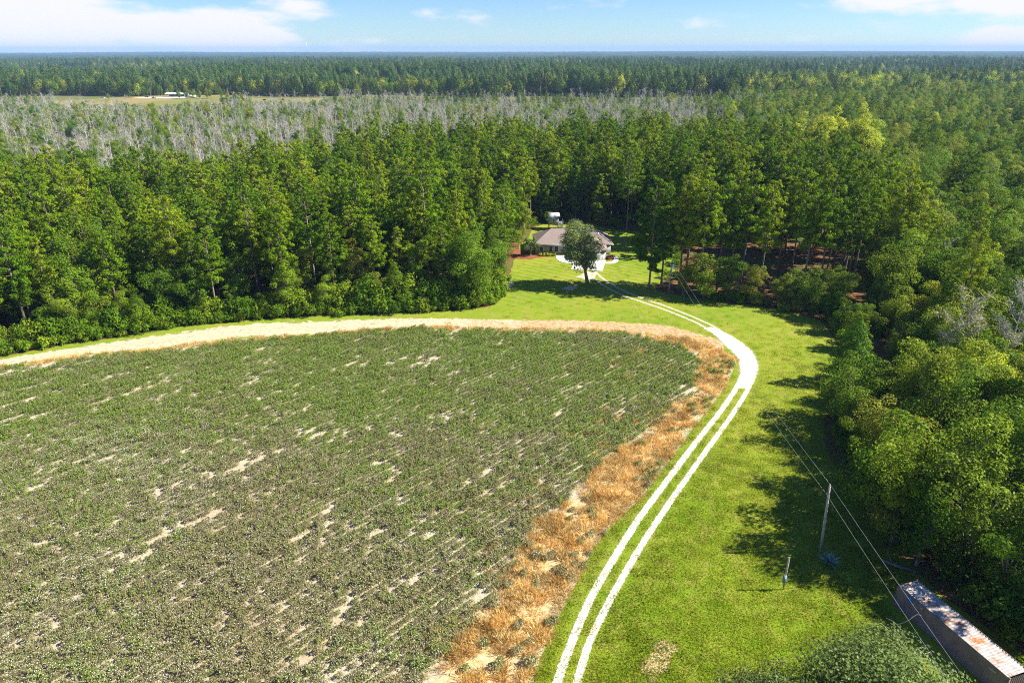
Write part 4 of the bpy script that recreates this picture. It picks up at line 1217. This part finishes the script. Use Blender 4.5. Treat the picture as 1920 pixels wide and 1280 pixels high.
for (x, y, s, z) in SH:
    if abs(x) < 0.745 * y + 3 and y > 46 and n_in < 298:
        n_in += 1
        vi = int(rng.integers(0, 4))
        o = link('shrub', SHRUB[vi], None, (x, y, 0), (0, 0, rng.uniform(0, 6.28)), (s, s, s * rng.uniform(0.85, 1.3)))
        near_to = ''
        for lx, ly, lr, lt in LANDMARK:
            if (x - lx) ** 2 + (y - ly) ** 2 < lr * lr: near_to = ' ' + lt
        tag(o, ('large ' if s > 1.25 else 'small ' if s < 0.8 else '') + ['spreading', 'mounded', 'low', 'tall upright'][vi] + ' ' + ((lab[z][0]) if not near_to else 'leafy green shrub at the wood edge' + near_to), 'shrub', lab[z][1])
    else: far_sh.append((x, y, s))
# understorey that fills the floor of the woods
P = grid(30, 300, 7.0)
opn = inpoly(OPEN, P[:, 0], P[:, 1])
for (x, y), o in zip(P, opn):
    if o or (38 < x < 49 and 41 < y < 59): continue
    if 28 < x < 95 and 145 < y < 215: continue
    far_sh.append((x, y, rng.uniform(0.7, 1.5)))
P = grid(300, 800, 11.0)
for (x, y) in P:
    if inpoly(FARM, np.array([x]), np.array([y]))[0] or rng.uniform() < 0.25: continue
    far_sh.append((x, y, rng.uniform(0.8, 1.5)))
n = len(far_sh)
scatter('undergrowth', 'green undergrowth covering the floor of the woods', [(m,) for m in SHRUB], [(a[0], a[1], 0) for a in far_sh], rng.integers(0, 4, n), rng.uniform(0, 6.28, n), np.array([a[2] for a in far_sh]))

# far forest to the horizon
pts = []
for y0, y1, sp in ((800, 1150, 7.0), (1150, 1800, 9.5), (1800, 3000, 14.0)):
    pts.append(grid(y0, y1, sp, 0.5, 0.76, 20))
P = np.concatenate(pts)
edge_l = 945 + 40 * np.sin(P[:, 0] * 0.021) + 20 * np.sin(P[:, 0] * 0.05)
xr = P[:, 0] / P[:, 1]
edge = np.where(xr < -0.08, 930, np.where(xr < 0.30, 905, 800)) + 14 * np.sin(P[:, 0] * 0.03)
keep = (P[:, 1] > edge) & ~inpoly(FARM, P[:, 0], P[:, 1])
# clearings between the bands
pn = pnoise(P[:, 0] * 0.55, P[:, 1] * 2.2, 0.0026, 5)
keep &= ~((pn > 0.2) & (P[:, 1] > 1080))
P = P[keep]; pn = pnoise(P[:, 0], P[:, 1] * 1.8, 0.004, 9)
n = len(P); u = rng.uniform(size=n)
kinds = [(m,) for m in FAR_PINE + FAR_BROAD + FAR_OLIVE + FAR_YELLOW] + [BARE[0], BARE[4]]
pine_share = np.where(pn > -0.02, 0.93, 0.40)
pine_share = np.where(P[:, 1] < 1000, 0.55 + 0.4 * pn, pine_share)
pine_share = np.where((P[:, 0] / P[:, 1] > 0.33) & (P[:, 1] < 1150), 0.12, pine_share)
var = np.where(u < pine_share, rng.integers(0, 3, n), np.where(u < pine_share + 0.16, rng.integers(3, 5, n), np.where(rng.uniform(size=n) < 0.13, 7, np.where(rng.uniform(size=n) < 0.12, rng.integers(8, 10, n), rng.integers(5, 7, n)))))
pb2 = pnoise(P[:, 0] * 0.5, P[:, 1] * 1.5, 0.0034, 31)
sc = rng.uniform(0.72, 1.15, n) * np.clip(0.86 + 1.5 * pb2, 0.36, 1.3)
sc = np.where(P[:, 1] < 1000, np.maximum(sc, rng.uniform(0.85, 1.2, n)), sc)
scatter('far_forest', 'far forest of pines and olive crowns reaching to the horizon', kinds, np.concatenate([P, np.zeros((n, 1))], axis=1), var, rng.uniform(0, 6.28, n), sc)

# the canopy beyond three kilometres
t = NT('distant canopy')
p = t.pos(); n1 = t.noise(p, 0.0022, 5); n2 = t.noise(p, 0.03, 4)
c = t.mix(t.ramp(n1, 0.4, 0.62), (0.022, 0.05, 0.014), (0.06, 0.075, 0.022))
c = t.scale_col(c, t.math('ADD', t.math('MULTIPLY', n2, 0.8), 0.6))
M['canopy'] = t.done(t.bsdf(c, 0.95, 0.03))
na, nr = 420, 120
rr = np.geomspace(2950, 15500, nr); aa = np.linspace(R(-43), R(43), na)
AA, RR = np.meshgrid(aa, rr)
X = np.sin(AA) * RR; Y = np.cos(AA) * RR
z = 15 + 5 * pnoise(X, Y, 0.0012, 3) + rng.uniform(-4, 4, X.shape) + 16 * np.clip((RR - 6000) / 9000, 0, 1) * (1 + 0.9 * pnoise(X, Y, 0.00018, 8))
z[0, :] = 0
v = np.stack([X.ravel(), Y.ravel(), z.ravel()], axis=1)
ii = np.arange(nr * na).reshape(nr, na)
q = np.stack([ii[:-1, :-1], ii[:-1, 1:], ii[1:, 1:], ii[1:, :-1]], axis=-1).reshape(-1, 4)[:, ::-1]
o = link('distant_canopy', np_mesh('distant_canopy', v, q, [M['canopy']]))
o['kind'] = 'stuff'; o['label'] = 'blue green forest canopy on the horizon'

# ------------------------------------------------------------------ cotton, straw, grass
M['cotton_leaf'] = None
t = NT('cotton foliage')
p = t.pos(); oi = t.n('ShaderNodeObjectInfo')
n1 = t.noise(p, 0.045, 4); n2 = t.noise(p, 0.35, 3)
sx = t.n('ShaderNodeSeparateXYZ'); t.l(p, sx.inputs[0])
old = t.ramp(sx.outputs[1], 125.0, 45.0)                 # riper, browner plants towards the near end
f = t.math('ADD', t.math('ADD', t.math('MULTIPLY', old, 0.35), t.math('SUBTRACT', n1, 0.42)), t.math('MULTIPLY', t.math('SUBTRACT', oi.outputs['Random'], 0.5), 0.35))
c = t.mix(t.ramp(f, 0.0, 0.5), (0.19, 0.275, 0.034), (0.25, 0.235, 0.10))
c = t.scale_col(c, t.math('ADD', t.math('MULTIPLY', n2, 0.7), 0.65))
pb = t.bsdf(c, 0.55, 0.25)
tr = t.n('ShaderNodeBsdfTranslucent'); t.l(c, tr.inputs['Color'])
mx = t.n('ShaderNodeMixShader'); mx.inputs[0].default_value = 0.3
t.l(pb, mx.inputs[1]); t.l(tr.outputs[0], mx.inputs[2])
M['cotton_leaf'] = t.done(mx.outputs[0])
M['boll'] = flat_mat('cotton boll', (0.80, 0.78, 0.74), 0.95, 0.05, 0.05)
M['stem'] = flat_mat('dry stem', (0.16, 0.09, 0.05), 0.9, 0.1, 0.2)
def cotton_mesh(seed, nb):
    r = np.random.default_rng(seed); G = Geo()
    m = 190
    c = np.stack([r.uniform(-0.55, 0.55, m), r.normal(0, 0.21, m), 0.12 + 0.78 * r.uniform(0, 1, m) ** 0.6], axis=1)
    c[:, 2] *= 1 - 0.6 * np.minimum(1, np.abs(c[:, 1]) / 0.55)
    v, q = cards(c, r.normal(0, 0.6, (m, 3)) + [0, 0, 1], rdir(r, m), r.uniform(0.12, 0.21, m), r.uniform(0.09, 0.15, m))
    v[:, 2] = np.maximum(v[:, 2], 0.02); G.add(v, q, 0)
    for k in range(nb):
        p = np.array([r.uniform(-0.55, 0.55), r.normal(0, 0.22), r.uniform(0.3, 0.85)])
        s = r.uniform(0.022, 0.042)
        G.tube([p - [0, 0, s], p, p + [0, 0, s]], [s * 0.5, s, s * 0.4], 4, 1)
    for k in range(4):
        x = -0.42 + 0.28 * k
        G.tube([(x, 0, 0), (x + r.normal(0, .05), r.normal(0, .05), 0.8)], [0.012, 0.006], 3, 2, cap=False)
    return G.mesh('cotton_plants', M['cotton_leaf'], M['boll'], M['stem'])
COT = [cotton_mesh(800 + i, nb) for i, nb in enumerate([1, 2, 4, 7, 12, 18])]
pa, pb_ = [], []
ca = math.cos(R(45)); sa = math.sin(R(45))
SS, TT = np.meshgrid(np.arange(-70, 150, 0.8), np.arange(-20, 215, 0.97))
SS = SS + rng.normal(0, 0.1, SS.shape); TT = TT + rng.normal(0, 0.03, TT.shape)
X = (SS * ca - TT * sa).ravel(); Y = (SS * sa + TT * ca).ravel()
k = (Y > 40) & (np.abs(X) < 1.12 * Y + 3) & (Y < 136) & (X < 45)
X, Y = X[k], Y[k]
k = inpoly(FIELD, X, Y); X, Y = X[k], Y[k]
inner = np.array(SAND_BOT)
dS = dist_line(SAND_BOT, X, Y); dD = dist_line(DRY_OUT, X, Y)
inside_dry = inpoly(DRY_OUT + DRY_IN[::-1], X, Y)
n1 = pnoise(X, Y, 0.09, 11)
U = rng.uniform(size=len(X))
# bare streaks along the rows
along = X * ca + Y * sa; across = -X * sa + Y * ca
n2 = pnoise(along * 0.25, across, 0.42, 4)
n3 = pnoise(along, across, 0.03, 6)
n4 = pnoise(along * 0.4, across, 0.75, 14)
ROW = np.round(across / 0.97).astype(int)
rowthin = np.random.default_rng(77).uniform(0, 1, 400)[np.clip(ROW + 60, 0, 399)]
n7 = pnoise(along * 0.16, ROW * 3.7, 0.5, 19)
pb0 = 0.4 * (rowthin > 0.85) * np.clip(n7 * 1.8, 0, 1) + 0.06 * (rowthin < 0.2)
for (a0, a1, cc, ww) in [(-12, 36, 127.9, 1.1), (17, 32, 118.6, 0.6), (-5, 14, 122.5, 0.8), (42, 51, 101.6, 0.5), (45, 64, 71.5, 0.45), (28, 46, 84.0, 0.45), (20, 38, 64.0, 0.5), (50, 66, 58.5, 0.45), (36, 50, 48.6, 0.5), (30, 44, 92.2, 0.5), (10, 27, 76.0, 0.5), (-8, 20, 133.4, 0.9)]:
    pb0 = np.maximum(pb0, 0.65 * ((along > a0 + 3 * n1) & (along < a1 + 3 * n1) & (np.abs(across - cc - 0.5 * n1) < ww * (0.5 + 0.6 * np.abs(n7)))))
sand_side = np.clip((-X - 5) / 50, 0, 1) * np.clip((105 - Y) / 45, 0, 1)
pb0 = pb0 + np.clip((n2 - 0.5 + 0.2 * n3) * 0.9, 0, 0.5) + np.clip(n4 - 0.36, 0, 0.5) * 0.5 + 0.02 + 0.05 * sand_side + 0.06 * np.clip(n3, 0, 0.5)
bare = U < pb0
bare |= inside_dry & (U < 0.93 - 0.35 * (n1 > 0.2))
bare |= (dS < 1.6 + 1.6 * n1)
bare |= (across > 138) & (n2 > -0.1) & (U < 0.8)
k = ~bare
X2, Y2 = X[k], Y[k]; n = len(X2)
ripe = np.clip((120 - Y2) / 80, 0, 1) * 0.75 + 0.5 * n3[k] + rng.normal(0, 0.16, n)
var = np.clip((ripe * 6.2).astype(int), 0, 5)
scl = rng.uniform(0.72, 1.2, n) * (1 - 0.25 * np.clip(n2[k] + 0.1, 0, 0.6))
scatter('cotton_crop', 'cotton plants with white bolls growing in slanting rows', [(m,) for m in COT], np.stack([X2, Y2, np.full(n, 0.012)], axis=1), var, R(45) + np.where(rng.uniform(size=n) < 0.5, 0, math.pi) + rng.normal(0, 0.12, n), np.stack([scl, scl * rng.uniform(0.9, 1.2, n), scl * rng.uniform(0.8, 1.15, n)], axis=1))

def tuft_mesh(seed, nb, h, spread, wd, mat):
    r = np.random.default_rng(seed)
    b = np.concatenate([r.normal(0, spread, (nb, 2)), np.zeros((nb, 1))], axis=1)
    d = unit(np.concatenate([r.normal(0, 0.55, (nb, 2)) + b[:, :2] * 0.8 / max(spread, .01) * 0.4, np.ones((nb, 1))], axis=1))
    L = r.uniform(0.6, 1.2, nb) * h
    c = b + d * L[:, None] / 2
    v, q = cards(c, np.cross(d, rdir(r, nb)), d, L, r.uniform(0.7, 1.3, nb) * wd)
    v[:, 2] = np.maximum(v[:, 2], 0.0)
    return np_mesh('tuft', v, q, [mat])
M['straw_blade'] = leaf_mat('orange dry weeds', [(0.46, 0.27, 0.070), (0.62, 0.44, 0.16), (0.70, 0.57, 0.29)], 0.35, 0.15, 0.6, 0.3)
M['grass_blade'] = leaf_mat('lawn blades', [(0.17, 0.27, 0.010), (0.25, 0.32, 0.016), (0.36, 0.34, 0.05)], 0.45, 0.1, 0.5, 0.06)
STRAW = [tuft_mesh(820 + i, 70, h, sp, 0.05, M['straw_blade']) for i, (h, sp) in enumerate([(0.6, 0.25), (0.8, 0.3), (0.45, 0.35)])]
GRASS = [tuft_mesh(840 + i, 34, h, sp, 0.045, M['grass_blade']) for i, (h, sp) in enumerate([(0.16, 0.35), (0.22, 0.3), (0.12, 0.4)])]
m = 14000
x = rng.uniform(-14, 44, m); y = rng.uniform(40, 130, m)
k = inpoly(DRY_OUT + DRY_IN[::-1], x, y); x, y = x[k], y[k]
nn = pnoise(x, y, 0.16, 13); k = nn > -0.22 + 0.3 * rng.uniform(size=len(x)) - 0.2; x, y = x[k], y[k]
# sparse weeds inside the crop and along the sandy road
x2 = rng.uniform(-90, 36, 5200); y2 = rng.uniform(42, 132, 5200)
k = inpoly(FIELD, x2, y2) & (pnoise(x2, y2, 0.07, 21) - dist_line(DRY_IN, x2, y2) / 22 > 0.0); x2, y2 = x2[k], y2[k]
x3 = rng.uniform(-100, 40, 9000); y3 = rng.uniform(108, 139, 9000)
d3 = dist_line(SAND_BOT, x3, y3); k = (d3 < 1.4) & inpoly(FIELD, x3, y3); x3, y3 = x3[k], y3[k]
x = np.concatenate([x, x2, x3]); y = np.concatenate([y, y2, y3]); n = len(x)
scatter('dry_weeds', 'orange dry weeds along the field margin', [(m_,) for m_ in STRAW], np.stack([x, y, np.full(n, 0.02)], axis=1), rng.integers(0, 3, n), rng.uniform(0, 6.28, n), rng.uniform(0.6, 1.3, n))
m = 75000
x = rng.uniform(-40, 68, m); y = 40 + 150 * rng.uniform(0, 1, m) ** 1.5
k = inpoly(OPEN, x, y) & ~inpoly(FIELD, x, y) & (np.abs(x) < 0.8 * y); x, y = x[k], y[k]
TR = [RUT_L, RUT_R, DRV_L, DRV_R]
d = np.min([dist_line(a, x, y) for a in TR], axis=0)
k = d > 0.62 + 0.3 * pnoise(x, y, 0.6, 41)
k &= ~inpoly(BEND_IN + BEND_OUT[::-1], x, y) & ~inpoly(SAND_TOP + SAND_BOT[::-1], x, y)
k &= ~((x > 6) & (x < 29) & (y > 182)) & ~((x > 39) & (x < 48) & (y > 43) & (y < 57))
k &= ~inpoly([(15.6, 174.2), (23.7, 172.8), (25.9, 182.9), (17.4, 182.9)], x, y)
k &= rng.uniform(size=len(x)) > np.clip((y - 85) / 60, 0, 0.93)
x, y = x[k], y[k]; n = len(x)
scatter('lawn_grass', 'short green grass of the lawn', [(m_,) for m_ in GRASS], np.stack([x, y, np.full(n, 0.006)], axis=1), rng.integers(0, 3, n), rng.uniform(0, 6.28, n), rng.uniform(0.7, 1.4, n))

# ------------------------------------------------------------------ the far farm
M['car_white'] = flat_mat('white car paint', (0.75, 0.76, 0.78), 0.3, 0.5, 0.03)
M['car_dark'] = flat_mat('dark car paint', (0.03, 0.035, 0.045), 0.3, 0.5, 0.03)
M['tyre'] = flat_mat('tyre', (0.02, 0.02, 0.02), 0.9, 0.1, 0.1)
M['orange'] = flat_mat('orange machine paint', (0.50, 0.16, 0.04), 0.4, 0.5, 0.05)
def prism(prof, x0, x1):
    """side profile (y,z) extruded along x"""
    k = len(prof); v = [(x0, y, z) for y, z in prof] + [(x1, y, z) for y, z in prof]
    me = bpy.data.meshes.new('body')
    me.from_pydata(v, [], [list(range(k))[::-1], list(range(k, 2 * k))] + [(i, (i + 1) % k, k + (i + 1) % k, k + i) for i in range(k)])
    me.update(); return me
def car(loc, rz, mat, label, truck=False):
    o = thing('parked_car' if not truck else 'pickup_truck', label, 'truck' if truck else 'car', loc, rz)
    L = 5.4 if truck else 4.6
    prof = [(-L / 2, .45), (L / 2, .45), (L / 2, .95), (L / 2 - 1.2, 1.05), (-L / 2, 1.05)]
    b = link('body', prism(prof, -0.92, 0.92), o); b.data.materials.append(mat)
    cab = [(-0.4, 1.05), (1.3, 1.05), (0.6, 1.75), (-0.3, 1.75)] if truck else [(-2.0, 1.05), (1.2, 1.05), (0.4, 1.6), (-1.5, 1.6)]
    c_ = link('cabin', prism(cab, -0.8, 0.8), o); c_.data.materials.append(M['dark_glass'])
    rf = link('roof', Geo().box((-0.8, cab[3][0], cab[2][1]), (0.8, cab[2][0], cab[2][1] + 0.06)).mesh('roof', mat), o)
    for sx_ in (-1, 1):
        for yy in (-L * 0.31, L * 0.31):
            link('wheel', Geo().tube([(sx_ * 0.95, yy, 0.36), (sx_ * 0.72, yy, 0.36)], 0.36, 8).mesh('wheel', M['tyre']), o)
    return o
SHX, SHY = -428, 925
sh = thing('open_shed', 'white roofed open sided farm shed in the far clearing', 'shed', (SHX, SHY, 0), 0)
link('roof', Geo().add([(-12.8, -6, 3.2), (12.8, -6, 3.2), (12.8, 0, 4.8), (-12.8, 0, 4.8), (12.8, 6, 3.2), (-12.8, 6, 3.2)], [(0, 1, 2, 3), (3, 2, 4, 5)]).mesh('roof', M['metal_white']), sh)
for i in range(5):
    for y in (-5.6, 5.6):
        link('post', Geo().tube([(-12.5 + i * 6.25, y, 0), (-12.5 + i * 6.25, y, 3.3)], 0.2, 4).mesh('post', M['trim']), sh)
link('back_wall', Geo().box((-12.7, 5.0, 0), (12.7, 5.2, 3.35)).mesh('back_wall', M['siding']), sh)
struct('gravel_yard', poly_sheet('gravel_yard', [(-470, 893), (-410, 890), (-400, 905), (-415, 917), (-460, 915)], 0.03, M['concrete']))
wall = link('farm_trailer', Geo().box((-1.3, -7, 0.9), (1.3, 7, 3.4)).mesh('farm_trailer', M['car_white']), None, (-399, 897, 0), (0, 0, R(80)))
tag(wall, 'long white box trailer beside the far farm shed', 'trailer')
for k, y in enumerate((-5.0, -4.0, 4.0)):
    for s in (-1, 1):
        link('wheel', Geo().tube([(s * 1.3, y, 0.45), (s * 1.0, y, 0.45)], 0.45, 8).mesh('wheel', M['tyre']), wall)
link('chassis', Geo().box((-0.9, -6.8, 0.45), (0.9, 6.8, 0.9)).mesh('chassis', M['tyre']), wall)
car((-505, 893, 0), R(70), M['car_white'], 'white pickup at the tree line of the far pasture', True)
car((-458, 907, 0), R(95), M['car_dark'], 'dark car parked on the gravel yard beside the far shed')
car((-440, 888, 0), R(100), M['car_dark'], 'dark pickup parked in front of the far open shed', True)
car((-322, 848, 0), R(82), M['car_white'], 'white car alone in the middle of the far pasture edge')
car((-314, 850, 0), R(100), M['car_white'], 'white pickup beside the lone white car on the far pasture', True)
car((-290, 846, 0), R(70), M['car_dark'], 'dark car between the white pickup and the orange tractor')
tr = thing('farm_tractor', 'orange tractor parked at the far pasture edge', 'tractor', (-268, 846, 0), R(75))
b = link('hood', prism([(0.2, .8), (2.2, .8), (2.2, 1.6), (0.2, 1.8)], -0.5, 0.5), tr); b.data.materials.append(M['orange'])
b = link('cab', prism([(-1.4, .9), (0.2, .9), (0.1, 2.7), (-1.3, 2.7)], -0.75, 0.75), tr); b.data.materials.append(M['orange'])
for s in (-1, 1):
    link('wheel', Geo().tube([(s * 1.1, -0.8, 0.85), (s * 0.76, -0.8, 0.85)], 0.85, 8).mesh('wheel', M['tyre']), tr)
    link('wheel', Geo().tube([(s * 0.9, 1.7, 0.5), (s * 0.6, 1.7, 0.5)], 0.5, 8).mesh('wheel', M['tyre']), tr)

mast = thing('radio_mast', 'thin lattice radio mast standing far off on the horizon', 'mast', (-1380, 5000, 0))
for k in range(3):
    a = k * 2.094
    link('leg', Geo().tube([(1.8 * math.cos(a), 1.8 * math.sin(a), 0), (0.8 * math.cos(a), 0.8 * math.sin(a), 112)], 0.35, 4).mesh('leg', M['steel']), mast)
for k in range(14):
    z_ = 4 + k * 8.0; rr_ = 1.8 - z_ / 112
    G = Geo()
    for j in range(3):
        a, b = j * 2.094, (j + 1) * 2.094
        G.tube([(rr_ * math.cos(a), rr_ * math.sin(a), z_), (rr_ * math.cos(b), rr_ * math.sin(b), z_ + 4)], 0.2, 4)
    link('brace', G.mesh('brace', M['steel']), mast)

# ------------------------------------------------------------------ air
HAZE = True
if HAZE:
    t = NT('haze air')
    pv = t.n('ShaderNodeVolumePrincipled')
    pv.inputs['Color'].default_value = (0.38, 0.62, 1.0, 1)
    pv.inputs['Density'].default_value = 0.000075
    pv.inputs['Anisotropy'].default_value = 0.0
    t.l(pv.outputs[0], t.out.inputs['Volume'])
    hz_ = link('haze', Geo().box((-15500, -3500, -1.0), (15500, 16500, 125)).mesh('haze', t.m))
    hz_['kind'] = 'stuff'; hz_['label'] = 'thin blue haze lying over the far forest'
print('TREES', NTREE, 'OBJECTS', len(S.objects))
